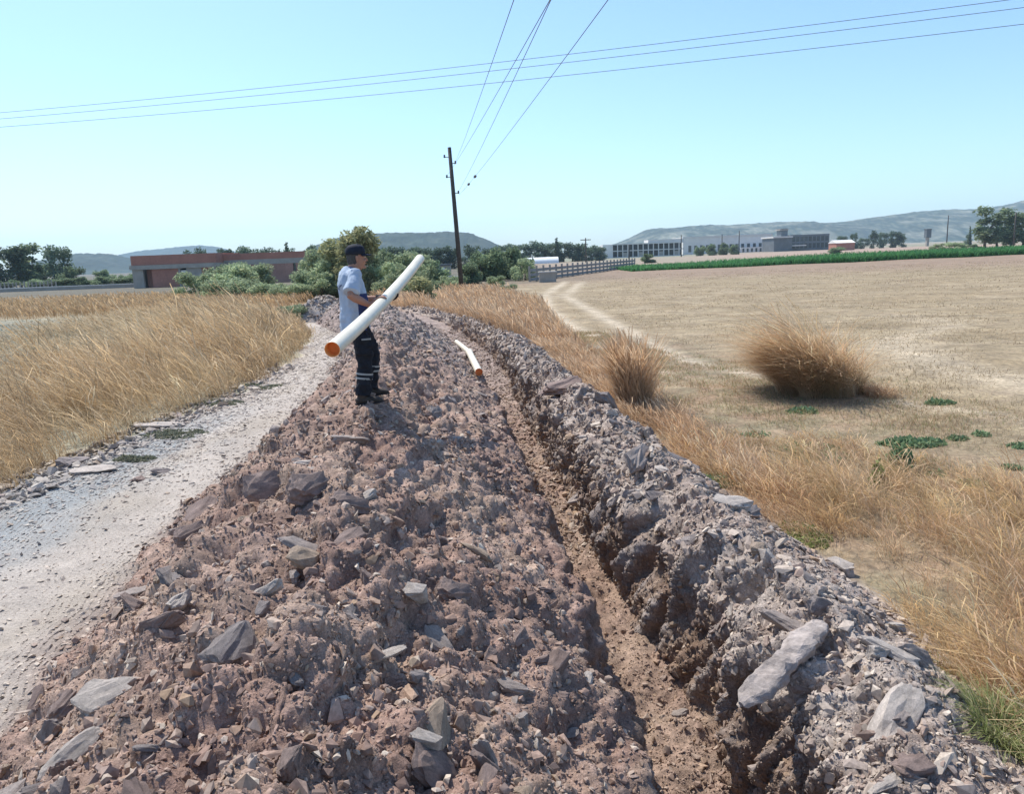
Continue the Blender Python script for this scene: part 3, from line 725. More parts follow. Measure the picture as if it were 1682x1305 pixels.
V, F, Cc = join(parts)
tag(mesh_np('dry_grass', V, F, M['grass'], tint=Cc), 'tall straw coloured grass blown to one side along the left of the track', 'grass', kind='stuff')
# far band of tall grass behind the mown patch
x, y = scat(16000, 46, 74, lambda y: -14 - .95 * (y - 16), lambda y: -11 - .05 * y)
V, F, Cc = meadow(x, y, np.full(len(x), .85), STRAW * np.array([.92, .86, .82]), (.2, .6), .7, 1.3, 1.0)
tag(mesh_np('dry_grass', V, F, M['grass'], tint=Cc), 'far band of tall dry grass in front of the brick building', 'grass', kind='stuff')
# low greyish stubble of the mown patch
x, y = scat(9000, 16, 46, lambda y: -12 - .75 * y, lambda y: -10.5 - .12 * y)
V, F, Cc = meadow(x, y, np.full(len(x), .14), np.array([(.135, .15, .11), (.17, .17, .12), (.115, .13, .09)]), (.2, .9), 2, 1.2)
tag(mesh_np('grass', V, F, M['grass'], tint=Cc), 'short grey green grass of the mown patch at the far left', 'grass', kind='stuff')

# right of the trench: reddish dry grass along the bank and at the near corner
xo = lambda y: c_out(y) - .05
parts = []
x, y = scat(26000, 6.5, 46, lambda y: xo(y) - .15, pl((6, 3.4), (8, 3.0), (12, 2.7), (18, 2.1), (28, 1.9), (46, -4)), patchy(.9, .25))
hv = .50 * (1 + .8 * fbm(np.stack([x * .55, y * .55, x * 0 + 2], 1), 2)) * (.45 + .55 * sst(8, 16, y))
parts.append(meadow(x, y, hv, ORANGE, (.25, .8), .8, .9, 1.2))
x, y = scat(700, 2.6, 10, lambda y: xo(y) + .02, pl((2.5, 4.6), (5, 6.6), (7, 5.8), (10, 4.2)), patchy(.8, .5))
hv = .47 * (1 + .6 * fbm(np.stack([x * .7, y * .7, x * 0 + 2], 1), 2)) * (1.0 - .3 * sst(7, 10, y)) * R.uniform(.7, 1.25, len(x))
k = R.random(len(x)) < .5
parts += tussocks(x[k], y[k], hv[k], .10 + .12 * R.random(k.sum()), 42, STRAW * np.array([1.12, 1.05, .92]), (.3, 1.0), .45, 1.2)
parts += tussocks(x[~k], y[~k], hv[~k] * .9, .10 + .12 * R.random((~k).sum()), 42, ORANGE, (.2, .8), .35, 1.2)
x, y = scat(22000, 2.6, 10, lambda y: xo(y) - .12, pl((2.5, 4.5), (5, 6.5), (7, 5.5), (10, 4.4)), patchy(.8, .4))
parts.append(meadow(x, y, .26 * (1 + .7 * fbm(np.stack([x * .7, y * .7, x * 0 + 2], 1), 2)), np.concatenate([ORANGE, STRAW]), (.3, 1.1), 1.5, .75, .7))
x, y = scat(230, 7.5, 24, lambda y: xo(y) + .1, pl((7, 3.2), (10, 2.6), (14, 2.6), (24, 1.9)), None)
parts += tussocks(x, y, R.uniform(.2, .48, len(x)), .12 + .15 * R.random(len(x)), 44, ORANGE, (.2, .7), .4, 1.0)
x, y = scat(16000, 22, 60, lambda y: c_out(y) - 1.0, pl((22, 1.7), (40, 1.8), (60, -.8)), None, 0)
hv = .8 * (1 + .5 * fbm(np.stack([x * .45, y * .3, x * 0 + 2], 1), 2))
parts.append(meadow(x, y, hv, ORANGE, (.2, .6), .8, 1.0, 1.2))
V, F, Cc = join(parts)
tag(mesh_np('dry_grass', V, F, M['grass'], tint=Cc), 'reddish dry grass growing along the outer edge of the trench bank', 'grass', kind='stuff')
x, y = scat(70000, 5.5, 26, lambda y: xo(y) + .4, pl((5, 6.5), (9, 7.8), (14, 7.5), (20, 4), (26, 3)), patchy(.8, .25))
V, F, Cc = meadow(x, y, .11 * (1 + .9 * fbm(np.stack([x * .9, y * .9, x * 0 + 2], 1), 2)), np.concatenate([ORANGE * .8, STRAW * .85]), (.2, 1.0), 1.6, 1.0, 0, GREENS, .26, nseg=2)
tag(mesh_np('grass', V, F, M['grass'], tint=Cc), 'short patchy brown and green grass between the bank and the stubble', 'grass', kind='stuff')
x, y = scat(120000, 8, 90, pl((8, 6), (14, 6.5), (20, 3), (40, 3), (90, 7)), pl((8, 9), (20, 18), (40, 34), (90, 76)), lambda x, y: patchy(.45, .0)(x, y) * ((np.abs(x - np.interp(y, *np.array(rutL[::-1]).T[::-1])) > .5) & (np.abs(x - np.interp(y, *np.array(rutR[::-1]).T[::-1])) > .55)))
V, F, Cc = meadow(x, y, R.uniform(.04, .11, len(x)), np.array([(.39, .303, .188), (.33, .25, .153), (.47, .38, .25), (.26, .19, .118)]), (.2, 1.0), 3, 1.5, 0, nseg=1)
tag(mesh_np('stubble', V, F, M['grass'], tint=Cc), 'cut straw stubble standing in the pale field', 'stubble', kind='stuff')

def clump(x, y, rx, ry, n, hh, pal, bend, label, az0=WIND, azs=.45, cat='grass clump', group=None, head=1.0, core=None, name='grass_clump', wmul=1.0):
    r = np.sqrt(R.random(n)); th = R.uniform(0, 6.283, n)
    bx = x + rx * r * np.cos(th); by = y + ry * r * np.sin(th)
    p, _ = surf_many(bx, by); o = np.array([x, y, surf(x, y)[0][2]])
    dome = np.sqrt(np.clip(1.15 - r ** 2, .1, 1)); h = hh * dome * R.uniform(.65, 1.12, n)
    w = np.maximum(.0045, .0007 * y) * R.uniform(.7, 1.4, n) * wmul
    az = az0 + R.normal(0, azs, n); out_az = th
    az = np.where(R.random(n) < .3, out_az, az)
    k = R.random(n) < .55
    pa = blades(p[k] - o, h[k], az[k], R.uniform(*bend, k.sum()), w[k], gcol(k.sum(), pal), 5)
    pb_ = blades(p[~k] - o, h[~k] * 1.05, az[~k], R.uniform(*bend, (~k).sum()), w[~k], gcol((~k).sum(), pal), 5, head)
    V, F, Cc = join([pa, pb_])
    ob = mesh_np(name, V, F, M['grass'], tint=Cc); ob.location = o
    return tag(ob, label, cat, group)
def big_tussock(x, y, n, rx, ry, hh, label, pal, nb, wind, bend=(.2, .95), wm=1.0):
    r = np.sqrt(R.random(n)); th = R.uniform(0, 6.283, n)
    cx_, cy_ = x + rx * r * np.cos(th), y + ry * r * np.sin(th)
    h = hh * (1.05 - .5 * r ** 2) * R.uniform(.72, 1.12, n)
    pr = tussocks(cx_, cy_, h, .10 + .12 * R.random(n), nb, pal, bend, wind, .7, head=1.3, wmul=wm)
    V, F, Cc = join(pr); o = np.array([x, y, surf(x, y)[0][2]])
    ob = mesh_np('grass_clump', V - o, F, M['grass'], tint=Cc); ob.location = o
    return tag(ob, label, 'grass clump')
big_tussock(5.5, 13.4, 75, .66, .55, 1.72, 'big rounded tussock of brown dry grass standing alone in the field', np.concatenate([ORANGE * 1.05, STRAW * .92]), 210, .5, (.4, 1.2), .72)
big_tussock(6.15, 12.9, 9, .4, .3, .36, 'low reddish skirt of grass beside the big tussock', ORANGE, 120, .3)
clump(2.02, 12.35, .24, .36, 3200, 1.35, ORANGE, (.12, .45), 'upright orange grass clump at the bank beside the dark block', azs=.7)

# ------------------------------------------------------------------ leafy plants
def leafq(pos, size, col, elong=1.8, up=0.0):
    n = len(pos); a = R.normal(size=(n, 3)); a[:, 2] += up * np.sign(a[:, 2]); a /= np.linalg.norm(a, axis=1)[:, None]
    b = np.cross(a, R.normal(size=(n, 3))); b /= np.linalg.norm(b, axis=1)[:, None]
    a = a * (size * elong * .5)[:, None]; b = b * (size * .5)[:, None]
    V = np.stack([pos - a, pos + b * .9 + a * .1, pos + a, pos - b * .9 + a * .1], 1).reshape(-1, 3)
    F = np.arange(n * 4).reshape(n, 4); return V, F, np.repeat(col, 4, 0)
def weed(x, y, rx, ry, h, n, size, pal, label, group=None, name='weed', cat='weed', up=0.5):
    r = np.sqrt(R.random(n)); th = R.uniform(0, 6.283, n); q = np.stack([rx * r * np.cos(th), ry * r * np.sin(th)], 1)
    p, _ = surf_many(x + q[:, 0], y + q[:, 1]); o = np.array([x, y, surf(x, y)[0][2]])
    lift = fbm(np.stack([q[:, 0] / rx * 1.5, q[:, 1] / ry * 1.5, q[:, 0] * 0 + x], 1), 2)
    keep = (lift > -.4) & (R.random(n) < .85)
    p = p - o; p[:, 2] += h * (1.05 - r ** 2) * np.clip(.6 + lift, .15, 1.3) * R.random(n)
    V, F, Cc = leafq(p[keep], size * R.uniform(.6, 1.3, keep.sum()), gcol(keep.sum(), pal), 1.8, up)
    ob = mesh_np(name, V, F, M['leaf'], tint=Cc); ob.location = o
    return tag(ob, label, cat, group)
GW = np.array([(.20, .29, .15), (.25, .33, .17), (.16, .24, .12)])
YG = np.array([(.26, .30, .10), (.32, .34, .13), (.2, .26, .09)])
MAT = np.array([(.21, .22, .15), (.26, .255, .18), (.17, .185, .125)])
weed(5.2, 9.65, .45, .22, .14, 900, .05, GW, 'largest flat green weed patch in the bare verge')
weed(4.5, 8.6, .2, .18, .22, 800, .045, GW, 'dense rounded dark green weed nearer than the flat patch')
weed(3.95, 8.0, .10, .10, .42, 350, .04, YG, 'slender yellow green weed growing in the orange grass')
weed(6.95, 12.1, .25, .14, .1, 300, .05, GW, 'small dark weed right of the big tussock in the stubble')
weed(3.8, 9.3, .42, .5, .09, 500, .045, GW * 1.25, 'thin pale green weed patch between bank and rounded weed')
weed(4.6, 11.8, .25, .2, .08, 260, .045, GW, 'small green sprig in front of the big tussock')
for wx, wy, ws in ((5.9, 9.8, .14), (6.3, 9.95, .12), (6.4, 9.3, .16), (4.95, 7.9, .16), (4.75, 8.25, .1), (5.7, 8.4, .12), (3.4, 10.4, .22)):
    weed(wx, wy, ws, ws * .8, .06, 160, .04, GW, 'tiny scattered green weed in the bare verge right of the bank', 'tiny weeds in the bare verge')
for wx, wy, a_, b_, lb in ((-5.45, 11.95, .55, .35, 'large grey green mat plant on the shale edge of the track'), (-5.35, 10.45, .3, .16, 'small oval mat plant lying alone on the gravel'),
                          (-5.7, 14.6, .5, .3, 'grey green mat plant at the foot of the tall grass'), (-5.55, 16.6, .5, .35, 'farthest mat plant on the track edge by the tall grass')):
    weed(wx, wy, a_, b_, .07, 1500, .035, MAT, lb, name='mat_plant', cat='ground plant', up=0)
weed(2.30, 8.3, .22, .25, .16, 500, .04, GW * 1.3, 'green weed rooted behind the slab heap at the bank edge')
weed(2.62, 6.6, .22, .35, .10, 400, .04, YG, 'yellowish green weed low on the outer edge of the bank')
def tuft(x, y, n, h, label):
    r = .14 * np.sqrt(R.random(n)); th = R.uniform(0, 6.28, n)
    p, _ = surf_many(x + r * np.cos(th), y + r * np.sin(th)); o = np.array([x, y, surf(x, y)[0][2]])
    V, F, Cc = blades(p - o, h * R.uniform(.5, 1.1, n), th + R.normal(0, .5, n), R.uniform(.4, 1.2, n), R.uniform(.004, .008, n), gcol(n, np.array([(.20, .24, .09), (.27, .30, .12), (.36, .34, .18)])))
    ob = mesh_np('green_tuft', V, F, M['grass'], tint=Cc); ob.location = o; return tag(ob, label, 'grass tuft')
tuft(2.38, 3.42, 900, .26, 'bright green grass tuft at the bottom right corner')
tuft(2.55, 4.15, 220, .13, 'sparse green sprig on the shale above the bright tuft')

# ------------------------------------------------------------------ pipes
M['pvc'] = mat_col('white_plastic', (.74, .68, .53), .42, ((3, .9, 1.05), (14, .92, 1.04), (60, .95, 1.03)), (), .45)
M['pvc_in'] = mat_col('orange_plastic', (.86, .30, .075), .5, ((8, .9, 1.08),), (), .35)
def pipe(a, b, rad, sag, label, bell=False):
    a, b = Vector(a), Vector(b); e = empty('sewer_pipe', (a + b) / 2); c = (a + b) / 2
    n = 24; pts = [a.lerp(b, i / n) - c + Vector((0, 0, -sag * 4 * (i / n) * (1 - i / n))) for i in range(n + 1)]
    rr = [rad] * (n + 1)
    if bell:
        rr[n] = rad * 1.14; rr[n - 1] = rad * 1.14
    MB().loft(pts, rr, (1, 0, 0), 28, cap=False).build('pipe_wall', M['pvc'], e, True)
    rin = [q - .006 for q in rr]
    m = MB().loft(pts, rin, (1, 0, 0), 28, cap=False)
    m.f = [f[::-1] for f in m.f]
    V = m.v; k = 28
    ring_o = MB().loft(pts[:2], rr[:2], (1, 0, 0), 28, cap=False).v[:28]
    base = len(m.v); m.v += ring_o                                 # orange cut rim
    m.f += [[base + i, i, (i + 1) % k, base + (i + 1) % k] for i in range(k)]
    ring_e = MB().loft(pts[-2:], rr[-2:], (1, 0, 0), 28, cap=False).v[28:]
    base = len(m.v); m.v += ring_e; q0 = n * k
    m.f += [[q0 + i, base + i, base + (i + 1) % k, q0 + (i + 1) % k] for i in range(k)]
    m.build('inner_lining', M['pvc_in'], e, True)
    dv = (pts[1] - pts[0]).normalized(); MB().loft([pts[0] + dv * .10, pts[0] + dv * .115], [rin[0] - .001] * 2, (1, 0, 0), 28).build('added_mouth_disc', M['pvc_in'], e)  # orange disc added in the open mouth so the end reads lit, not dark
    return tag(e, label, 'pipe'), pts, c
gz = float(np.mean([surf(-1.67 + dx, 8.3 + dy)[0][2] for dx in (-.1, 0, .1, .2) for dy in (-.15, 0, .2)]))
PA, PB = Vector((-1.407, 6.0, gz + .855)), Vector((-1.208, 10.8, gz + 1.545)); PR = .0625; SAG = .05
pipe(PA, PB, PR, SAG, 'long white pipe with an orange end carried by the man')
def pipe_at(Y):
    t = (Y - PA.y) / (PB.y - PA.y); return PA.lerp(PB, t) + Vector((0, 0, -SAG * 4 * t * (1 - t)))
def tz(x, y): return float(surf(x, y)[0][2])
def rest(x, y, r): return Vector((x, y, max(tz(x - d_, y) for d_ in (0, .08, .16, .24)) + r - .07))
pipe(rest(-.67, 15.75, .08), rest(-1.04, 19.2, .08), .08, 0, 'white pipe lying at the trench edge with its orange end nearest', True)
pipe(rest(-1.02, 19.3, .07), rest(-1.66, 23.6, .07), .068, 0, 'farther white pipe lying end to end behind the one at the trench edge')

# ------------------------------------------------------------------ the man
M['skin'] = mat_col('skin', (.36, .185, .125), .55, ((12, .92, 1.08),), (), .35)
M['shirt'] = mat_tint('shirt_cloth', .85, ((20, .93, 1.05),), ((140, .25, .002),), .2)
M['trouser'] = mat_col('work_trousers', (.016, .018, .024), .85, ((14, .75, 1.3),), ((120, .3, .002),), .2)
M['reflect'] = mat_col('reflective_tape', (.30, .31, .30), .5, ((30, .9, 1.1),), (), .5)
M['cap'] = mat_col('cap_cloth', (.018, .022, .034), .8, ((20, .8, 1.2),), (), .2)
M['hair'] = mat_col('grey_hair', (.07, .065, .06), .8, ((60, .7, 1.3),), (), .2)
M['boot'] = mat_col('dusty_boot', (.045, .036, .03), .8, ((20, .7, 1.6),), (), .25)
M['glove'] = mat_col('dark_glove', (.022, .022, .025), .85, ((30, .8, 1.2),), (), .2)
M['eye'] = mat_col('eye_white', (.5, .47, .44), .3, ((5, .95, 1.05),), (), .5)
HEAD = math.radians(26); ORG = Vector((-1.66, 8.28, gz))
man = empty('person', ORG, HEAD); man['label'] = 'man in pale shirt, dark cap and trousers carrying a white pipe'; man['category'] = 'person'
RM = Matrix.Rotation(-HEAD, 3, 'Z')
loc = lambda w: RM @ (Vector(w) - ORG)
def ground(lx, ly):
    w = ORG + Matrix.Rotation(HEAD, 3, 'Z') @ Vector((lx, ly, 0)); return tz(w.x, w.y) - gz
fr_, fl_ = (.0, -.11), (.17, .17)
zR, zL = ground(*fr_), ground(*fl_)
hipR, hipL = (0, -.09, .90), (0, .09, .90)
kneR, ankR = (.045, -.105, .49 + zR * .5), (-.01, -.11, .09 + zR)
kneL, ankL = (.20, .14, .53 + zL * .5), (fl_[0] - .02, fl_[1], .09 + zL)
# grips on the pipe: axis points and frame in the man's own coordinates
gR, gL = loc(pipe_at(8.03)), loc(pipe_at(8.60))
axd = (loc(pipe_at(8.6)) - loc(pipe_at(8.0))).normalized()
upv = (Vector((0, 0, 1)) - axd * axd.z).normalized(); fw = axd.cross(upv)
if fw.x < 0: fw = -fw
def ringp(g, deg, rad, sh): a = math.radians(deg); return g + fw * (math.cos(a) * rad) + upv * (math.sin(a) * rad) + axd * sh
wrR = ringp(gR, 186, .13, -.015); wrL = ringp(gL, 205, .135, .0)
shR, shL = Vector((-.03, -.195, 1.385)), Vector((-.02, .195, 1.385))
elR = Vector((-.12, -.32, 1.19)); elL = Vector((.10, .27, 1.11))
def hand(mb, g, wr, degs, sgn, over):
    """palm and five fingers closing round the pipe; degs: palm angle"""
    pm_ = ringp(g, degs, PR + .022, 0)
    mb.loft([wr, (wr + pm_) / 2, pm_, ringp(g, degs + (-22 if over else 22), PR + .016, 0)], [(.026, .02), (.036, .018), (.042, .017), (.042, .013)], axd, 10)
    for k, (sh, ln) in enumerate(((-.033, 88), (-.011, 104), (.011, 98), (.033, 78))):
        st = degs - 24 if over else degs + 24
        pts = [ringp(g, st - ln * q if over else st + ln * q, PR + .0105 - .002 * q, sh * sgn) for q in (-.15, .15, .4, .65, .85, 1.0)]
        mb.loft(pts, [.0098, .0095, .0092, .0088, .0082, .006], axd, 8)
    st = degs + 6
    tp = [ringp(g, degs + (4 if over else -4), PR + .03, -.034 * sgn), ringp(g, degs + (26 if over else -26), PR + .022, -.052 * sgn), ringp(g, degs + (50 if over else -50), PR + .014, -.05 * sgn), ringp(g, degs + (72 if over else -72), PR + .011, -.04 * sgn)]
    mb.loft(tp, [.0125, .0115, .0105, .007], axd, 8)
b = MB()
# torso, neck, head
b.loft([(0, 0, .86), (-.005, 0, .96), (0, 0, 1.06), (-.02, 0, 1.2), (-.035, 0, 1.32), (-.03, 0, 1.40), (-.01, 0, 1.44)], [(.165, .105), (.17, .115), (.16, .12), (.17, .12), (.185, .115), (.15, .09), (.065, .06)], (0, 1, 0), 20)
hc_ = Vector((.055, .0, 1.575))
b.loft([(-.015, 0, 1.40), (.01, 0, 1.46), (.035, 0, 1.52)], [.066, .058, .06], (0, 1, 0), 14)
hd = [(-.112, .012, .030, .034), (-.098, .022, .045, .052), (-.07, .016, .057, .078), (-.03, .008, .066, .090), (.01, .002, .073, .097), (.05, -.006, .075, .098), (.085, -.012, .065, .085), (.108, -.014, .04, .055), (.118, -.014, .012, .015)]
b.loft([hc_ + Vector((ox, 0, z)) for z, ox, ry, rx in hd], [(ry, rx) for z, ox, ry, rx in hd], (0, 1, 0), 20)
b.loft([hc_ + Vector((.088, 0, .022)), hc_ + Vector((.106, 0, -.008)), hc_ + Vector((.112, 0, -.028)), hc_ + Vector((.095, 0, -.036))], [.009, .013, .017, .010], (0, 1, 0), 10)   # nose
b.loft([hc_ + Vector((.088, -.022, -.062)), hc_ + Vector((.099, 0, -.060)), hc_ + Vector((.088, .022, -.062))], [.006, .009, .006], (0, 0, 1), 8)  # lips
b.ball(hc_ + Vector((.082, 0, -.098)), (.020, .024, .018))
for s in (-1, 1):
    b.ball(hc_ + Vector((.07, s * .038, -.03)), (.026, .026, .022))
    b.loft([hc_ + Vector((-.012, s * .074, -.035)), hc_ + Vector((-.016, s * .083, -.005)), hc_ + Vector((-.018, s * .082, .022))], [(.010, .007), (.018, .008), (.012, .007)], (1, 0, 0), 10)
    b.loft([hc_ + Vector((.085, s * .012, .030)), hc_ + Vector((.083, s * .052, .028))], [.009, .007], (0, 0, 1), 8)
# arms
for sh, el, wr in ((shR, elR, wrR), (shL, elL, wrL)):
    ub = (el - sh).normalized()
    b.loft([sh + Vector((.0, -sh.y * .35, .02)), sh, sh.lerp(el, .35), sh.lerp(el, .75), el, el.lerp(wr, .25), el.lerp(wr, .6), el.lerp(wr, .92), wr], [.062, .062, .056, .048, .043, .047, .039, .029, .027], (0, 0, 1), 14)
hand(b, gR, wrR, 164, 1, True); hand(b, gL, wrL, 222, 1, False)
# legs
for hp, kn, an in ((hipR, kneR, ankR), (hipL, kneL, ankL)):
    hp, kn, an = Vector(hp), Vector(kn), Vector(an)
    b.loft([hp + Vector((0, 0, .06)), hp, hp.lerp(kn, .4), hp.lerp(kn, .85), kn, kn.lerp(an, .3), kn.lerp(an, .75), an, an + Vector((0, 0, -.05))], [.085, .09, .078, .058, .054, .057, .042, .038, .04], (0, 1, 0), 14)
    b.loft([an + Vector((-.05, 0, -.05)), an + Vector((.05, 0, -.045)), an + Vector((.13, -.01, -.06)), an + Vector((.18, -.012, -.065))], [(.034, .03), (.04, .036), (.043, .026), (.03, .016)], (0, 1, 0), 12)
body = b.remesh('body', M['skin'], man, .0052, 3)
# shirt: torso and short sleeves
sm_ = MB()
sm_.loft([(-.02, 0, .77), (-.02, 0, .84), (-.01, 0, .96), (0, 0, 1.06), (-.015, 0, 1.2), (-.038, 0, 1.31), (-.035, 0, 1.385), (-.02, 0, 1.425), (-.005, 0, 1.452)],
         [(.195, .155), (.197, .158), (.19, .152), (.182, .150), (.19, .140), (.205, .132), (.185, .105), (.12, .08), (.076, .070)], (0, 1, 0), 26)
for sh, el in ((shR, elR), (shL, elL)):
    sm_.loft([sh + Vector((0, -sh.y * .6, .015)), sh + Vector((0, 0, .008)), sh.lerp(el, .3), sh.lerp(el, .7), sh.lerp(el, .84)], [.07, .08, .080, .083, .085], (0, 0, 1), 16)
def shirt_tint(V):
    x, y, z = V[:, 0], V[:, 1], V[:, 2]
    c = np.tile(np.array([(.40, .47, .56)]), (len(V), 1))
    front = sst(.02, .035, x + .16 * (np.abs(y) < .0)); side = (x > -.01) & (x < .12) & (z < 1.20) & (np.abs(y) > .05)
    c[side] = (.035, .05, .14)                                  # navy lower front panel
    e = (np.abs(z - 1.275 - .02 * np.sin(y * 40)) < .008) & (np.abs(y + .035) < .085) & (x < -.05)
    c[e] = (.05, .06, .12)                                      # dark mark across the back
    e = (np.abs(y + .06) < .006) & (np.abs(z - 1.275) < .035) & (x < -.05); c[e] = (.05, .06, .12)
    return c
wr_ = lambda V: .020 * fbm(V * np.array([6, 6, 3.]), 2) + .011 * fbm(V * np.array([15, 15, 7.]) + 3, 2) + .012 * np.abs(fbm(V * np.array([5, 5, 9.]) + 7, 2)) * (V[:, 2] < 1.1)
shirt = sm_.remesh('shirt', M['shirt'], man, .006, 6, shirt_tint, wr_)
# collar
MB().loft([(-.01, 0, 1.445), (.0, 0, 1.475)], [(.074, .070), (.066, .064)], (0, 1, 0), 20, cap=False).build('collar', M['shirt'], shirt, True)
cm = [o for o in shirt.children][0].data; a_ = cm.attributes.new('tint', 'FLOAT_COLOR', 'POINT'); a_.data.foreach_set('color', np.tile(np.array([.12, .15, .25, 1], np.float32), len(cm.vertices)))
# trousers
tm = MB()
tm.loft([(0, 0, .80), (0, 0, .88), (0, 0, .96), (0, 0, 1.03)], [(.165, .115), (.185, .135), (.18, .13), (.17, .125)], (0, 1, 0), 24)
for hp, kn, an in ((hipR, kneR, ankR), (hipL, kneL, ankL)):
    hp, kn, an = Vector(hp), Vector(kn), Vector(an)
    tm.loft([hp + Vector((0, 0, .04)), hp + Vector((0, 0, -.06)), hp.lerp(kn, .45), hp.lerp(kn, .9), kn.lerp(an, .1), kn.lerp(an, .5), kn.lerp(an, .85), an + Vector((0, 0, .0))], [.10, .11, .103, .088, .084, .083, .08, .082], (0, 1, 0), 18)
    side = -1 if hp.y < 0 else 1
    pk = hp.lerp(kn, .62) + Vector((.0, side * .095, 0)); tm.loft([pk + Vector((0, 0, .09)), pk + Vector((0, 0, -.09))], [(.075, .022), (.078, .026)], (1, 0, 0), 12)
tr = tm.remesh('trousers', M['trouser'], man, .0065, 4, None, lambda V: .018 * fbm(V * np.array([7, 7, 12.]), 2) + .008 * fbm(V * 20, 2))
for hp, kn, an in ((hipR, kneR, ankR), (hipL, kneL, ankL)):
    kn, an = Vector(kn), Vector(an)
    for q in (.40, .52):
        c = kn.lerp(an, q); d = (an - kn).normalized()
        MB().loft([c - d * .010, c + d * .010], [.0925, .0925], (0, 1, 0), 22, cap=False).build('reflective_band', M['reflect'], tr, True)
    hp = Vector(hp); side = -1 if hp.y < 0 else 1; pk = hp.lerp(kn, .62) + Vector((.01, side * .122, .07))
    MB().box(pk.x - .05, pk.x + .05, pk.y - .006, pk.y + .006, pk.z - .008, pk.z + .008).build('pocket_tape', M['reflect'], tr)
# boots
for an in (ankR, ankL):
    an = Vector(an); bo = MB()
    bo.loft([an + Vector((-.01, 0, .07)), an + Vector((-.01, 0, .0)), an + Vector((-.008, 0, -.04))], [.058, .056, .05], (0, 1, 0), 14)
    bo.loft([an + Vector((-.085, 0, -.058)), an + Vector((-.03, 0, -.045)), an + Vector((.07, -.006, -.05)), an + Vector((.16, -.012, -.062)), an + Vector((.205, -.014, -.07))], [(.036, .032), (.048, .045), (.052, .040), (.05, .028), (.03, .018)], (0, 1, 0), 14)
    bt = bo.remesh('boot', M['boot'], man, .006, 4)
    so_ = MB().loft([an + Vector((-.09, 0, -.088)), an + Vector((-.03, 0, -.088)), an + Vector((.08, -.008, -.088)), an + Vector((.17, -.012, -.086)), an + Vector((.215, -.014, -.082))], [(.035, .012), (.048, .013), (.056, .013), (.052, .013), (.025, .01)], (0, 1, 0), 10).build('sole', M['glove'], bt, True)
# cap, hair, eyes
hm = MB().loft([hc_ + Vector((-.03, 0, -.075)), hc_ + Vector((-.028, 0, -.03)), hc_ + Vector((-.025, 0, .03)), hc_ + Vector((-.014, 0, .085))], [(.052, .060), (.069, .076), (.079, .082), (.072, .085)], (0, 1, 0), 20).remesh('hair', M['hair'], man, .006, 2, None, lambda V: .004 * fbm(V * 60, 2))
cp = MB().loft([hc_ + Vector((-.008, 0, .035)), hc_ + Vector((-.008, 0, .07)), hc_ + Vector((-.010, 0, .11)), hc_ + Vector((-.012, 0, .137)), hc_ + Vector((-.012, 0, .146))], [(.087, .107), (.087, .107), (.078, .097), (.05, .064), (.012, .014)], (0, 1, 0), 22)
cap_ = cp.build('cap', M['cap'], man, True)
vz = MB(); n_ = 9; V = []; F = []
for lvl in (0, 1):
    for i in range(n_):
        a = math.radians(-70 + 140 * i / (n_ - 1))
        for r_, dz in ((0, 0), (1, -.012)):
            V.append((hc_.x - .008 + (.100 + .078 * r_ * math.cos(a) ** .7) * math.cos(a), hc_.y + (.082 + .012 * r_) * math.sin(a), hc_.z + .044 + dz - lvl * .006 - .012 * (abs(math.sin(a)) * r_)))
m_ = n_ * 2
for i in range(n_ - 1):
    q = i * 2; F += [(q, q + 1, q + 3, q + 2), (m_ + q, m_ + q + 2, m_ + q + 3, m_ + q + 1), (q + 1, m_ + q + 1, m_ + q + 3, q + 3)]
MB().add(V, F).build('visor', M['cap'], cap_, True)
for s in (-1, 1):
    e_ = MB().ball(hc_ + Vector((.084, s * .031, .012)), .0115, 12, 8).build('eye', M['eye'], man, True)
    MB().ball(hc_ + Vector((.0925, s * .031, .012)), (.004, .006, .006), 8, 6).build('iris', M['hair'], e_, True)
mu = MB().loft([hc_ + Vector((.088, -.03, -.05)), hc_ + Vector((.106, 0, -.043)), hc_ + Vector((.088, .03, -.05))], [.006, .008, .006], (0, 0, 1), 8).build('moustache', M['hair'], man, True)
gl = MB(); hand(gl, gL, wrL, 222, 1, False)
gl.loft([wrL.lerp(elL, .0), wrL.lerp(elL, .22)], [.036, .042], (0, 0, 1), 12)
gl.remesh('glove', M['glove'], man, .005, 1, None, lambda V: np.full(len(V), .004))

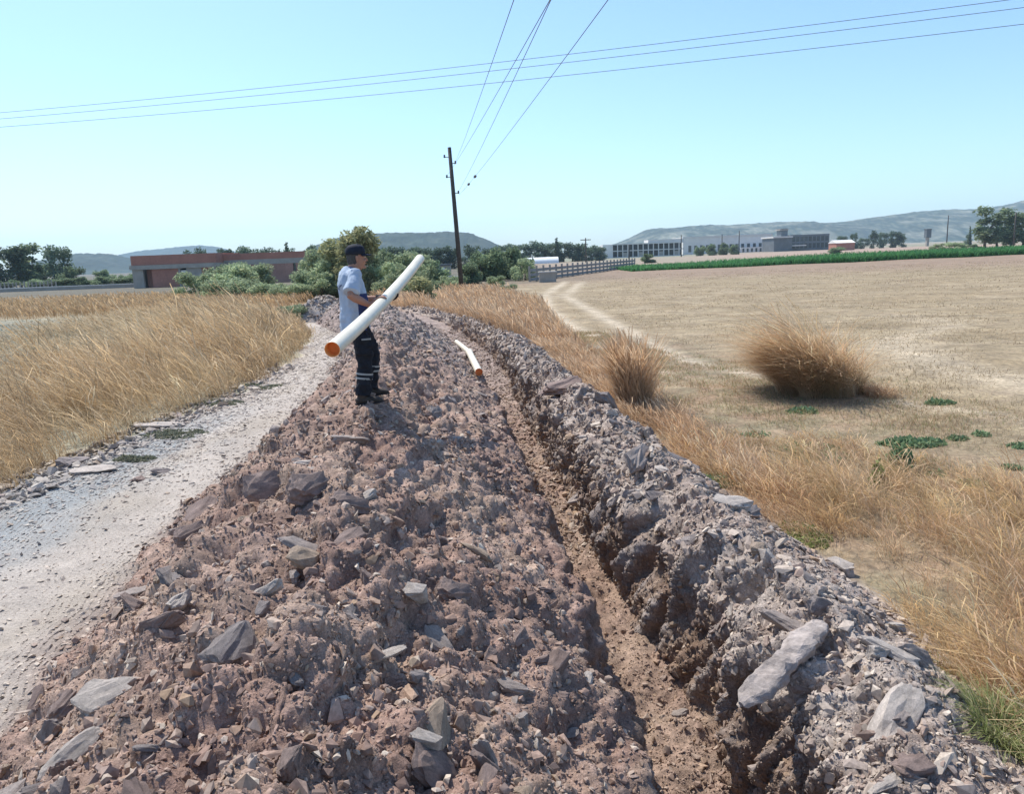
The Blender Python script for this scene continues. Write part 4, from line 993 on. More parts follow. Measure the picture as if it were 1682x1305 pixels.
# ------------------------------------------------------------------ hills
def ridge(sil, Y, depth, label, seed, base=(.028, .042, .03), pale=(.10, .11, .08), palev=.25):
    pts = [at(px, py, Y) for px, py in sil]
    xs = np.array([p.x for p in pts]); zs = np.array([max(p.z, 0) for p in pts])
    nx, nv = 420, 60
    x = np.linspace(xs[0], xs[-1], nx); h = np.interp(x, xs, zs)
    for _ in range(2): h[1:-1] = .25 * h[:-2] + .5 * h[1:-1] + .25 * h[2:]
    h = h * (1 + .035 * fbm(np.stack([x / depth * 3 + seed, x * 0, x * 0], 1), 3)) + np.clip(h / 30, 0, 1) * Y / 1000 * np.abs(fbm(np.stack([x / 28, x * 0 + seed, x * 0], 1), 2))
    v = np.linspace(-1, 1, nv)
    Xg, Vg = np.meshgrid(x, v); Hg = np.repeat(h[None], nv, 0)
    Yg = Y + Vg * depth
    q = np.stack([Xg / depth * 2.2, Vg * 2.2, Xg * 0 + seed], 2)
    prof = np.clip(1 - np.abs(Vg) ** 1.6, 0, 1)
    Zg = Hg * prof * (1 + .22 * fbm(q, 4) * np.sqrt(np.abs(Vg))) + 2.0 * np.clip(Hg / 20, 0, 1) * fbm(q * 14, 2) - 1.0
    c = mixc(V3(*base), V3(*pale), sst(.0, .5, fbm(q * 3.3 + 5, 3)) * palev + sst(.1, .4, fbm(q * 22 + 9, 2)) * palev * .8)
    i = (np.arange(nv - 1)[:, None] * nx + np.arange(nx - 1)[None]).ravel()
    o = mesh_np('hill', np.stack([Xg, Yg, Zg], 2).reshape(-1, 3), np.stack([i, i + 1, i + nx + 1, i + nx], 1), M['hill'], tint=c.reshape(-1, 3), smooth=True)
    tag(o, label, 'hill', kind='structure')
ridge([(505, 428), (525, 403), (560, 391), (600, 384), (650, 382), (700, 383), (740, 381), (775, 384), (800, 393), (830, 408), (870, 428)], 1700, 320, 'rounded blue hill behind the pole', 1.3)
ridge([(60, 452), (100, 428), (125, 417), (165, 416), (195, 422), (225, 433), (270, 450)], 1900, 300, 'low blue hill left of the brick house', 4.1)
ridge([(150, 448), (200, 421), (240, 411), (290, 405), (330, 403), (360, 406), (420, 422), (480, 434)], 3600, 420, 'faint far ridge above the brick house', 7.7)
ridge([(960, 418), (1020, 398), (1045, 387), (1070, 375), (1100, 374), (1160, 371), (1215, 369), (1260, 366), (1300, 364), (1340, 367), (1400, 363), (1440, 355), (1500, 349), (1560, 346), (1610, 345), (1640, 338), (1682, 330), (1760, 316), (1900, 300), (2050, 310), (2200, 380)], 2300, 520, 'long wooded ridge with pale clearings along the right horizon', 2.9, pale=(.26, .25, .19), palev=.42)

# ------------------------------------------------------------------ trees and bushes
def mat_tree():
    m = mat_leaf('tree_leaves', .45); t = m.node_tree; a = [n for n in t.nodes if n.type == 'ATTRIBUTE'][0]
    oi = t.nodes.new('ShaderNodeObjectInfo')
    links = [l.to_socket for l in a.outputs['Color'].links]
    c = _mul(t, a.outputs['Color'], _ramp(t, oi.outputs['Random'], .72, 1.25, 0, 1))
    for s_ in links: t.links.new(c, s_)
    return m
M['tree'] = mat_tree()
def crown_mesh(clumps, n, size, pal, elong=1.7, seed=0, droop=0.0):
    P_, C_ = [], []
    tot = sum(c[3] * c[4] for c in clumps) if len(clumps[0]) > 4 else 0
    vol = np.array([c[3] ** 2 * c[4] for c in clumps]); cnt = np.maximum(3, n * vol / vol.sum()).astype(int)
    for (cx_, cy_, cz_, rr, rz), k in zip(clumps, cnt):
        q = R.normal(size=(k, 3)); q /= np.linalg.norm(q, axis=1)[:, None]; q *= (R.random((k, 1)) ** .45) * R.uniform(.8, 1.15, (k, 1))
        P_.append(np.array([cx_, cy_, cz_]) + q * np.array([rr, rr, rz]))
        C_.append(pal[R.integers(0, len(pal), k)] * R.uniform(.8, 1.2, (k, 1)) * R.uniform(.8, 1.2))
    p = np.concatenate(P_); return leafq(p, size * R.uniform(.6, 1.4, len(p)), np.concatenate(C_), elong)
DARK = np.array([(.075, .105, .07), (.09, .12, .075), (.06, .085, .06)]) * 1.688
MID = np.array([(.14, .19, .105), (.18, .22, .12), (.115, .155, .09)]) * 1.434
OLIVE = np.array([(.22, .265, .155), (.27, .30, .175), (.18, .225, .13)]) * 1.385
TALLOL = np.array([(.27, .275, .14), (.32, .31, .165), (.22, .235, .125)]) * 1.3
def make_tree(name, clumps, n, size, pal, trunk=None, elong=1.7):
    e = empty(name, (0, 0, 0))
    V, F, Cc = crown_mesh(clumps, n, size, pal, elong); mesh_np('crown', V, F, M['tree'], e, Cc)
    if trunk:
        tb = MB()
        for pts, rad in trunk: tb.loft(pts, rad, (0, 1, 0), 8)
        tb.build('trunk', M['bark'], e, True)
    return e
def rc(n, rad, z0, z1, rr, zr, top=.5, k=1.0):
    out_ = []
    for _ in range(n):
        z = R.uniform(z0, z1); f = (z - z0) / (z1 - z0); w = rad * (1 - f * top) * (.5 + .5 * min(1, f * 4 + .3))
        a = R.uniform(0, 6.28); d = w * math.sqrt(R.random()) * .95; s = R.uniform(.7, 1.25)
        out_.append((d * math.cos(a), d * math.sin(a), z, rr * s, zr * s))
    return out_
tk = lambda h, r: [([(0, 0, -.02), (.01, 0, h * .5), (.0, .01, h)], [r, r * .75, r * .5]), ([(.0, 0, h * .55), (.08, .03, h * 1.15), (.14, .05, h * 1.45)], [r * .5, r * .35, r * .2]), ([(.0, 0, h * .6), (-.07, -.03, h * 1.2), (-.13, -.04, h * 1.5)], [r * .5, r * .35, r * .2])]
def multi(n, h, sp, r=.012):
    o = []
    for _ in range(n):
        a = R.uniform(0, 6.28); d = R.uniform(.2, 1) * sp
        o.append(([(.06 * math.cos(a), .06 * math.sin(a), -.02), (d * .6 * math.cos(a), d * .6 * math.sin(a), h * .5), (d * math.cos(a), d * math.sin(a), h)], [r, r * .7, r * .3]))
    return o
TP = {
 'broad': [make_tree('broadleaf_tree', rc(20, .42, .05, .92, .17, .15), 2200, .04, DARK, tk(.35, .03)) for _ in range(2)],
 'tall': [make_tree('eucalyptus_tree', rc(16, .24, .16, .95, .11, .12, .4), 1300, .04, MID * .85, tk(.42, .022)) for _ in range(2)],
 'spire': [make_tree('cypress_tree', [(0, 0, z, .10 * (1.1 - z) + .02, .10) for z in np.linspace(.08, .95, 9)], 900, .04, DARK * .9, tk(.2, .02))],
 'bush': [make_tree('bush', rc(17, .78, .08, .85, .25, .20, .45), 5200, .042, OLIVE, multi(7, .6, .5), 2.2) for _ in range(3)],
 'thicket': [make_tree('bush', rc(18, .66, .08, .9, .22, .20, .5), 4600, .045, MID, multi(7, .6, .45), 2.0) for _ in range(2)],
 'reed': [make_tree('olive_tree', rc(18, .42, .10, .95, .17, .17, .6), 3600, .036, TALLOL, multi(6, .7, .25), 2.4)],
}
used = set()
def tree(kind, px, top, Y, label, group=None, wide=1.0, var=None):
    lst = TP[kind]; k = int(R.integers(0, len(lst))) if var is None else var; src = lst[k]
    o = src if (kind, k) not in used else copy_tree(src); used.add((kind, k))
    b_ = at(px, top, Y); h = max(b_.z, .5)
    o.location = (b_.x, Y, -.05); o.scale = (h * wide, h * wide, h); o.rotation_euler = (0, 0, R.uniform(0, 6.28))
    cat = 'bush' if kind in ('bush', 'thicket') else 'tree'
    tag(o, label, cat)
    if group: o['group'] = group
    elif 'group' in o: del o['group']
    return o
# left edge of the photograph
tree('broad', 2, 399, 165, 'dark leafy tree cut by the left edge of the view', wide=1.1)
tree('tall', 24, 402, 168, 'slimmer dark tree second from the left edge', wide=1.6)
tree('tall', 42, 404, 172, 'thin tree third from the left with sky gaps', wide=1.5)
tree('broad', 95, 399, 166, 'rounded tall tree standing alone left of the blue hill', wide=1.0, var=1)
tree('thicket', 118, 434, 160, 'low dark bush leaning on the right of the rounded tall tree', wide=1.0)
tree('thicket', 64, 432, 175, 'hazy bush filling the gap between the left trees', wide=1.3)
tree('thicket', 168, 441, 180, 'small dark bush below the low blue hill', wide=1.2)
tree('thicket', 205, 448, 150, 'little bush touching the left corner of the brick house', wide=1.2)
for k, (px, tp) in enumerate(((8, 464), (60, 462), (88, 461), (105, 462), (128, 459), (150, 461), (172, 458), (190, 461), (207, 460))):
    tree('thicket', px, tp - 6, 138, 'low scrub bush in the row along the left field edge', 'scrub along the left field edge', wide=1.9)
for px, tp, w in ((310, 407, .8), (328, 403, .7), (366, 405, .9), (381, 406, .8), (402, 401, .9), (420, 405, 1), (436, 403, 1), (455, 407, 1), (474, 404, .9)):
    tree('broad', px, tp, 190, 'dark tree rising behind the brick house and its bushes', 'dark trees behind the brick house', wide=w)
tree('broad', 512, 399, 150, 'large dark tree between the brick wing and the olive tree', wide=.75)
tree('broad', 540, 402, 155, 'dark tree right of the large dark tree by the brick wing', wide=.7)
tree('spire', 470, 399, 170, 'pointed dark cypress above the brick wing', wide=1.2)
for px, tp in ((625, 405), (650, 402), (672, 405), (692, 403), (712, 407), (728, 402), (745, 405), (772, 399), (806, 404)):
    tree('broad', px, tp, 210, 'dark hazy tree in the row below the rounded hill', 'trees in the row below the rounded hill', wide=1.15)
for px, tp, w in ((830, 399, 1.1), (853, 399, 1.2), (878, 393, .8), (893, 396, 1), (908, 396, 1), (925, 395, 1), (940, 399, 1.1), (955, 398, 1.1), (972, 401, 1.2), (988, 404, 1.2)):
    tree('broad', px, tp, 290, 'dark tree in the far row behind the concrete fence', 'far trees behind the concrete fence', wide=w * 1.35)
tree('spire', 914, 391, 285, 'narrow tree top poking above the far row by the fence', wide=1.4)
# green bushes in the middle
tree('reed', 592, 379, 56, 'tall olive green tree directly behind the man head')
tree('reed', 560, 396, 60, 'shorter olive green tree left of the man head', wide=1.2)
for px, tp, Y, w, lb in ((352, 438, 70, 1.0, 'pale green bush against the right part of the brick house'), (385, 432, 66, 1.1, 'full green bush left of the brick wing'), (412, 430, 72, 1.0, 'green bush touching the left side of the brick wing'),
                         (440, 460, 58, 1.5, 'low spreading bush below the brick wing'), (475, 462, 56, 1.5, 'low grey green bush left of the man shoulder'), (515, 444, 58, 1.2, 'grey green bush near the rubble heap'),
                         (535, 424, 60, 1.1, 'green bush below the shorter olive tree'), (375, 452, 60, 1.6, 'low wide bush at the end of the straw grass'), (325, 446, 66, 1.2, 'leftmost green bush at the brick house wall'),
                         (640, 412, 62, 1.0, 'green bush right of the man cap'), (665, 428, 58, 1.0, 'bush behind the far end of the carried pipe'), (690, 444, 54, 1.0, 'bright olive bush right of the carried pipe tip'), (620, 432, 56, 1.1, 'shaded bush behind the man face')):
    tree('bush', px, tp, Y, lb, wide=w)
for px, tp, Y, w, kd, lb in ((372, 430, 82, 1.0, 'thicket', 'tall grey green shrub hiding the right part of the brick house'), (404, 428, 84, .9, 'thicket', 'tall shrub between brick house front and wing'), (428, 446, 80, .9, 'bush', 'tall loose shrub at the left end of the brick wing'),
    (506, 426, 84, .9, 'thicket', 'shrub at the right end of the brick wing'), (526, 410, 76, .9, 'bush', 'tall shrub between the brick wing and the olive trees'), (556, 412, 74, .9, 'thicket', 'dark shrub behind the shorter olive tree'), (634, 404, 74, 1.0, 'thicket', 'dark shrub behind the man cap'), (664, 408, 76, 1.0, 'bush', 'tall shrub above the middle of the carried pipe'), (686, 418, 70, .9, 'thicket', 'shrub behind the tip of the carried pipe')):
    tree(kd, px, tp, Y, lb, wide=w)
tree('reed', 686, 456, 41, 'yellow green bush at the far end of the mound', wide=1.3)
tree('bush', 478, 497, 36, 'low dull bush beside the grey heap at the track end', wide=1.6)
tree('thicket', 792, 404, 88, 'big rounded bush just right of the pole', wide=1.1)
tree('thicket', 838, 401, 92, 'second rounded bush right of the pole next to the fence', wide=1.05)
tree('thicket', 768, 428, 80, 'smaller bush at the foot of the pole', wide=1.2)
tree('bush', 832, 466, 52, 'light green bush in the reddish grass below the pole', wide=1.3)
tree('bush', 815, 452, 70, 'pale grey green bush between the reddish grass and the rounded bushes', wide=1.4)
tree('bush', 860, 424, 86, 'lower bush between the rounded bushes and the panel fence', wide=1.0)
tree('bush', 655, 446, 52, 'spreading bush below the middle of the carried pipe', wide=1.5)
tree('thicket', 703, 424, 84, 'dull green bush left of the small hut', wide=1.2)
tree('bush', 740, 452, 62, 'low bush just left of the pole foot', wide=1.5)
tree('thicket', 1065, 415, 180, 'dark bush at the far end of the concrete fence', wide=1.3)
for px, tp in ((1150, 402), (1168, 399), (1190, 397), (1205, 400)):
    tree('thicket', px, tp, 330, 'dark round bush in front of the white warehouse', 'round bushes in front of the warehouse', wide=.9)
tree('thicket', 1376, 404, 215, 'lone dark bush at the upper edge of the green crop', wide=2.0)
tree('bush', 1570, 396, 190, 'green bush on the pale ground beyond the crop', wide=1.6)
tree('bush', 1541, 400, 188, 'smaller bush left of the green bush beyond the crop', wide=1.6)
tree('thicket', 1600, 400, 186, 'tiny bush right of the green bush beyond the crop', wide=1.8)
for px, tp, w in ((1385, 386, 1.2), (1404, 381, .7), (1436, 376, .6), (1452, 380, .9), (1472, 378, 1.1), (1482, 382, .9), (1590, 384, 1), (1420, 390, 1.4)):
    tree('broad', px, tp, 380, 'dark far tree in the row right of the dark office building', 'far trees right of the dark building', wide=w)
tree('spire', 1594, 372, 320, 'dark pointed cypress left of the tall right trees', wide=1.0)
for px, tp, w, lb in ((1622, 343, 1.7, 'tall pale green eucalyptus leftmost in the right hand group'), (1642, 346, 1.6, 'tall eucalyptus second in the right hand group'), (1664, 350, 1.7, 'tall eucalyptus behind the dark trunk near the right edge'), (1684, 353, 1.9, 'tall tree cut by the right edge of the view')):
    tree('tall', px, tp, 215, lb, wide=w)
# the grey heap where the track ends
xh, yh_ = -8.6, 36.5
th = np.linspace(0, 6.283, 60, endpoint=False); rr = np.linspace(0, 1, 26)
A_, B_ = np.meshgrid(th, rr); hx = xh + 2.6 * B_ * np.cos(A_); hy = yh_ + 1.6 * B_ * np.sin(A_)
hz = 1.15 * np.clip(1 - B_ ** 1.5, 0, 1) + .22 * fbm(np.stack([hx * 1.7, hy * 1.7, hx * 0], 2), 3) + .12 * fbm(np.stack([hx * 6, hy * 6, hx * 0], 2), 2) - .12
i = (np.arange(25)[:, None] * 60 + np.arange(60)[None]).ravel(); j = (np.arange(25)[:, None] * 60 + (np.arange(60)[None] + 1) % 60).ravel()
hcx = mixc(V3(.25, .22, .20), V3(.36, .33, .31), .5 + fbm(np.stack([hx * 3, hy * 3, hx * 0], 2), 2))
q_ = np.stack([hx, hy, hz], 2).reshape(-1, 3)[60:-180]; q_ = q_[R.integers(0, len(q_), 1500)] + R.normal(0, .06, (1500, 3)) * np.array([1, 1, .3])
up_ = np.repeat(np.array([[0, -.5, .85]]), 1500, 0)
rubble('rubble', [(q_, up_, plaw(1500, .04, .16, 2.0), R.uniform(.2, .8, 1500), scols(1500, pb), .1, ANY)], 'broken grey rock covering the heap where the track ends')
tag(mesh_np('spoil_heap', np.stack([hx, hy, hz], 2).reshape(-1, 3), np.stack([i, i + 60, j + 60, j], 1), M['soil'], tint=hcx.reshape(-1, 3), smooth=True), 'grey heap of broken rock where the track ends', 'heap', kind='structure')

# ------------------------------------------------------------------ green crop
CROP = np.array([(.06, .185, .06), (.08, .225, .075), (.05, .15, .05)])
n = 26000; u = R.random(n); xs_ = 17 + 110 * u ** 1.0
y0_ = 106 + (xs_ - 18) * .19 + 1.2 * np.sin(xs_ * .35); ys_ = y0_ + R.random(n) ** 1.6 * 26
p_, _ = surf_many(xs_, ys_)
V, F, Cc = blades(p_, R.uniform(1.1, 1.6, n) * (.5 + .5 * sst(17, 60, xs_)), R.uniform(0, 6.28, n), R.uniform(.2, .9, n), R.uniform(.10, .22, n), gcol(n, CROP), 3)
tag(mesh_np('crop', V, F, M['grass'], tint=Cc), 'long strip of green crop across the far side of the stubble field', 'crop', kind='stuff')

# ------------------------------------------------------------------ pole, wires
M['wood'] = mat_col('weathered_wood', (.075, .065, .055), .9, ((8, .7, 1.3),), ())
M['concrete'] = mat_col('concrete', (.36, .325, .28), .9, ((1.2, .85, 1.12), (6, .9, 1.1)), ())
M['metal'] = mat_col('dark_metal', (.10, .10, .105), .5, ((8, .9, 1.1),), ())
M['wire'] = mat_col('wire', (.13, .135, .14), .6, ((1, .95, 1.05),), ())
M['white'] = mat_col('white_wall', (.70, .68, .64), .85, ((.25, .9, 1.06),), ())
M['cream'] = mat_col('pale_wall', (.62, .60, .56), .85, ((.25, .9, 1.06),), ())
M['darkw'] = mat_col('dark_cladding', (.12, .135, .145), .6, ((.4, .8, 1.2),), ())
M['glass'] = mat_col('dark_window', (.035, .045, .05), .15, ((.5, .8, 1.2),), (), .6)
M['brick'] = mat_col('red_brick', (.40, .18, .13), .9, ((.5, .85, 1.12), (5, .85, 1.15)), ())
M['brick2'] = mat_col('pale_red_brick', (.36, .20, .155), .9, ((.5, .85, 1.12), (5, .85, 1.15)), ())
M['roof'] = mat_col('red_roof', (.33, .12, .08), .9, ((1, .8, 1.15),), ())
M['hole'] = mat_col('shaded_interior', (.10, .095, .09), .9, ((.5, .8, 1.2),), ())
M['film'] = mat_col('greenhouse_film', (.72, .73, .72), .5, ((.5, .9, 1.05),), ())
PT, PBm = at(738, 242, 60), at(758.5, 474, 60)
pole = empty('utility_pole', (PBm.x, 60, 0))
def rel(p, e): return Vector(p) - e.location
d_ = (PT - PBm); foot_ = PBm - d_ * (PBm.z / d_.z)
MB().loft([rel(foot_, pole) + Vector((0, 0, -.3)), rel(foot_.lerp(PT, .5), pole), rel(PT, pole)], [.19, .165, .135], (0, 1, 0), 12).build('pole_shaft', M['wood'], pole, True)
ends = []
for px, py, s in ((730, 258, -1), (748, 268, 1), (734, 291, -1), (753, 317, 1)):
    q = at(px, py, 59.8); t_ = (q.z - foot_.z) / (PT.z - foot_.z); c_ = foot_.lerp(PT, t_)
    br = MB().loft([rel(c_, pole), rel(q, pole)], [.028, .028], (0, 1, 0), 8).build('bracket', M['metal'], pole, True)
    qq = rel(q, pole); MB().loft([qq + Vector((0, 0, -.06)), qq + Vector((0, 0, .04)), qq + Vector((0, 0, .07)), qq + Vector((0, 0, .13)), qq + Vector((0, 0, .18))], [.05, .09, .05, .08, .03], (0, 1, 0), 10).build('insulator', M['metal'], br, True)
    ends.append(q + Vector((0, 0, .1)))
tag(pole, 'leaning dark timber utility pole with four short insulator arms', 'utility pole')
def wire(a, b, sag, r, label, group=None, extra=()):
    n = 40; pts = [a.lerp(b, i / n) + Vector((0, 0, -4 * sag * (i / n) * (1 - i / n))) for i in range(n + 1)]
    w = MB().loft(pts, [r] * (n + 1), (1, 0, .3), 6)
    for t_ in extra:
        q = a.lerp(b, t_) + Vector((0, 0, -4 * sag * t_ * (1 - t_))); dd = (b - a).normalized()
        w.loft([q - dd * .35, q - dd * .2, q + dd * .2, q + dd * .35], [.03, .075, .075, .03], (1, 0, .3), 8)
    return tag(w.build('power_line', M['wire'], None, True), label, 'wire', group)
def through(p, q, Y):      # point on the line p->q at depth Y
    return p + (q - p) * ((Y - p.y) / (q.y - p.y))
for e_, (px, py), lb, ex in ((ends[1], (831, 0), 'thin wire rising steeply left of the other overhead wires', ()), (ends[3], (888, 0), 'middle overhead wire running from the pole over the camera', ()),
                             (ends[2], (882, 2), 'middle overhead wire close beside its twin above the pole', ()), (ends[3] + Vector((.05, 0, -.25)), (973, 0), 'overhead wire farthest right with two small dampers near the pole', (.16, .235))):
    far_ = through(e_, at(px, py, 13.0) + Vector((0, 0, .0)), -18)
    wire(e_, far_, .9 * 0.35, .0065, lb, extra=ex)
for (la_, lb_), rr_, lab in (((( -60, 190), (1760, -14)), .0105, 'highest of the three long wires crossing the whole sky'), (((-60, 200), (1760, 2)), .0105, 'middle one of the three long wires crossing the whole sky'), (((-60, 213), (1760, 30)), .0105, 'lowest of the three long wires crossing the whole sky')):
    a_w, b_w = at(*la_, 46), at(*lb_, 29)
    wire(a_w, b_w, .28, rr_, lab)

# ------------------------------------------------------------------ buildings
def bld(name, px, Y, rz=0.0):
    p = at(px, 400, Y); return empty(name, (p.x, Y, 0), rz)
def U(Y): return Y / FPX
def zat(px, py, Y): return at(px, py, Y).z
# unfinished brick house, 13.5 m front plus a wing
h = bld('brick_house', 211, 120); u_ = U(120) * 1.0
w_ = lambda px: (at(px, 400, 120).x - h.location.x)
zt, zb, zc = zat(211, 421, 120), zat(211, 437, 120), zat(211, 444, 120)
W_ = w_(352)
MB().box(0, W_, 0, 11, zb, zt).build('parapet', M['brick'], h)
MB().box(-.25, W_ + .25, -.25, 11.25, zc, zb - .004).build('concrete_slab', M['concrete'], h)
for a, b__ in ((211, 229), (287.5, 290.5), (301, 326), (344, 352)): MB().box(w_(a), w_(b__), .02, .5, -.1, zc - .004).build('concrete_column', M['concrete'], h)
MB().box(.02, .4, .51, 10.9, -.1, zc - .004).build('side_wall', M['concrete'], h)
MB().box(w_(243), w_(287.4), .08, .35, -.1, zc - .004).build('brick_panel', M['brick'], h)
MB().box(w_(229.1), w_(242), 1.2, 1.45, -.1, zc - .004).build('brick_panel', M['brick'], h)
MB().box(w_(326.1), w_(343.9), .08, .35, -.1, zc - .004).build('brick_panel', M['brick'], h)
MB().box(.41, W_ - .1, 6, 6.3, -.1, zc - .004).build('back_wall', M['hole'], h)
MB().box(w_(291), w_(300.8), .12, .3, -.1, 1.0).build('window_sill', M['concrete'], h)
fr = MB().box(w_(291), w_(300.8), .2, .28, 1.4, 2.5).build('window', M['white'], h)
# wing
x0, x1 = w_(352.5), w_(494); zw = zat(470, 413, 120)
MB().box(x0, x1, 3.0, 12, zb + .3, zw).build('wing_parapet', M['brick'], h)
MB().box(x0, x1, 3.0, 12, zc + .15, zb + .296).build('wing_slab', M['concrete'], h)
MB().box(x0, w_(455), 3.02, 3.3, -.1, zc + .146).build('wing_wall', M['brick2'], h)
fr = MB(); fr.box(w_(455.2), w_(469), 3.02, 3.3, -.1, zc + .146); fr.box(w_(474), w_(494), 3.02, 3.3, -.1, zc + .146); fr.box(w_(469.01), w_(473.99), 3.03, 3.29, -.1, 1.2)
fr.build('wing_wall', M['brick2'], h)
MB().box(w_(469), w_(474), 3.31, 3.4, 1.2, zc).build('window', M['glass'], h)
MB().box(x1 - .3, x1 - .02, 3.31, 12, -.1, zc + .146).build('wing_wall', M['brick2'], h)
tag(h, 'unfinished red brick house with flat parapet and grey concrete columns', 'house')
# low wall and stake fence along the left field edge
lw = bld('low_wall', -30, 128); xw = [at(px, 400, 128).x - lw.location.x for px in (-30, 345)]
m = MB().box(xw[0], xw[1], 0, .3, -.1, .55); m.build('wall', M['concrete'], lw); MB().box(xw[0], xw[1], -.04, .34, .553, .66).build('coping', M['white'], lw)
tag(lw, 'long low grey wall along the far edge of the left field', 'wall')
sf = bld('stake_fence', -10, 134); fxs = np.linspace(0, at(82, 400, 134).x - sf.location.x, 15)
for k, fx in enumerate(fxs): MB().loft([(fx, 0, -.1), (fx + R.normal(0, .03), 0, 1.5 + R.uniform(-.15, .25))], [.13, .10], (0, 1, 0), 7).build('post', M['concrete'], sf)
for z in (.5, 1.0, 1.4): MB().loft([(fxs[0], 0, z), (fxs[-1], 0, z)], [.02, .02], (0, 1, 0), 5).build('rail', M['metal'], sf)
tag(sf, 'row of pale stakes joined by rails at the left edge below the trees', 'fence')
# white hut and terrace walls beyond the pole
ht = bld('hut', 712, 118); a_ = U(118)
MB().box(0, 2.3, 0, 2.4, 0, 1.7).build('wall', M['concrete'], ht); MB().box(-.2, 2.5, -.25, 2.6, 1.704, 1.95).build('roof', M['darkw'], ht)
MB().box(.8, 1.5, -.03, -.004, .8, 1.4).build('window', M['film'], ht)
tag(ht, 'small hut with a white window left of the pole foot', 'hut')
tw = bld('terrace_wall', 700, 100); MB().box(0, at(752, 400, 100).x - tw.location.x, 0, .4, -.1, .35).build('wall', M['concrete'], tw)
MB().box(0, at(752, 400, 100).x - tw.location.x, -.05, .45, .353, .45).build('coping', M['cream'], tw)
tag(tw, 'low pale wall left of the pole foot', 'wall')
# concrete panel fence
F0, F1 = Vector((2.3, 80, 0)), Vector((22.5, 136, 0)); fl = empty('concrete_fence', F0); dF = (F1 - F0)
npst = 25
for k in range(npst):
    p = dF * (k / (npst - 1)); MB().box(p.x - .11, p.x + .11, p.y - .11, p.y + .11, -.1, 1.6).build('post', M['concrete'], fl)
M['panel'] = mat_col('fence_panel', (.25, .245, .235), .85, ((.5, .8, 1.2),), ())
nrm_ = Vector((-dF.y, dF.x, 0)).normalized() * .035
for k in range(npst - 1):
    a, b__ = dF * ((k + .06) / (npst - 1)), dF * ((k + .94) / (npst - 1)); mm = MB()
    for z0, z1, t_ in ((.05, .36, 1), (.52, .83, 1), (.99, 1.30, 1)):
        V = [a + nrm_, b__ + nrm_, b__ - nrm_, a - nrm_]
        mm.add([(v.x, v.y, z0) for v in V] + [(v.x, v.y, z1) for v in V], [(3, 2, 1, 0), (4, 5, 6, 7), (0, 1, 5, 4), (1, 2, 6, 5), (2, 3, 7, 6), (3, 0, 4, 7)])
    mm.build('panel', M['panel'], fl)
tag(fl, 'grey panel fence with pale posts running away from the rounded bushes', 'fence')
gb = bld('concrete_block', 884, 77); MB().box(0, 1.7, 0, .5, -.1, .95).build('block', M['concrete'], gb, bevel=.03); MB().box(-.05, 1.75, -.06, .56, .953, 1.05).build('cap_slab', M['cream'], gb)
tag(gb, 'light grey concrete block at the near end of the panel fence', 'block')
# polytunnel
gh = bld('polytunnel', 862, 262); L_ = at(917, 400, 262).x - gh.location.x
pts = []
m = MB(); ns = 10; V = []; F = []
for x in np.linspace(0, L_, 12):
    for k in range(ns + 1):
        a = math.pi * k / ns; V.append((x, 3.2 - 3.2 * math.cos(a), 2.1 * math.sin(a)))
for i in range(11):
    for k in range(ns): q = i * (ns + 1) + k; F.append((q, q + 1, q + ns + 2, q + ns + 1))
m.add(V, F); m.add([V[k] for k in range(ns + 1)], [tuple(range(ns + 1))]); m.add([V[11 * (ns + 1) + k] for k in range(ns + 1)], [tuple(range(ns, -1, -1))]); m.build('film_cover', M['film'], gh, True)
MB().box(-.06, -.01, 2.5, 3.9, 0, 1.8).build('door', M['metal'], gh)
tag(gh, 'long low white polytunnel in front of the far trees', 'polytunnel')
# unfinished concrete frame building
cb = bld('frame_building', 1006, 400); X_ = lambda px, Y=400, e=cb: at(px, 400, Y).x - e.location.x
W_ = X_(1124)
for z0, z1 in ((0, .4), (3.3, 3.75), (6.6, 7.1)): MB().box(0, W_, 0, 14, z0, z1).build('floor_slab', M['cream'], cb)
MB().box(W_ * .5, W_, 1, 13, 7.104, 8.6).build('roof_wall', M['cream'], cb)
for k in range(15):
    x = W_ * k / 14.0
    for z0, z1 in ((.402, 3.298), (3.752, 6.598)): MB().box(max(x - .25, .03), min(x + .25, W_ - .03), .05, .55, z0, z1).build('column', M['cream'], cb)
MB().box(.1, W_ - .1, 7, 7.3, .402, 3.298).build('inner_wall', M['hole'], cb); MB().box(.1, W_ - .1, 7, 7.3, 3.752, 6.598).build('inner_wall', M['hole'], cb)
for k in (2, 5, 9, 12): MB().box(W_ * k / 14 + .28, W_ * (k + 1) / 14 - .28, .1, .3, .402, 2.6).build('infill_wall', M['concrete'], cb)
MB().box(-5.2, -.02, -1, 12, 0, 6.9).build('end_block', M['white'], cb)
tag(cb, 'unfinished two storey concrete frame building with rows of dark openings', 'building')
lb_ = bld('shed', 966, 380); MB().box(0, X_(988, 380, lb_), 0, 8, 0, 3.3).build('wall', M['cream'], lb_); MB().box(-.3, X_(988, 380, lb_) + .3, -.3, 8.3, 3.304, 3.7).build('roof', M['darkw'], lb_)
for k in range(4): MB().box(.6 + k * 1.6, 1.6 + k * 1.6, -.05, -.004, 1.0, 2.6).build('window', M['glass'], lb_)
tag(lb_, 'low pale shed left of the concrete frame building', 'shed')
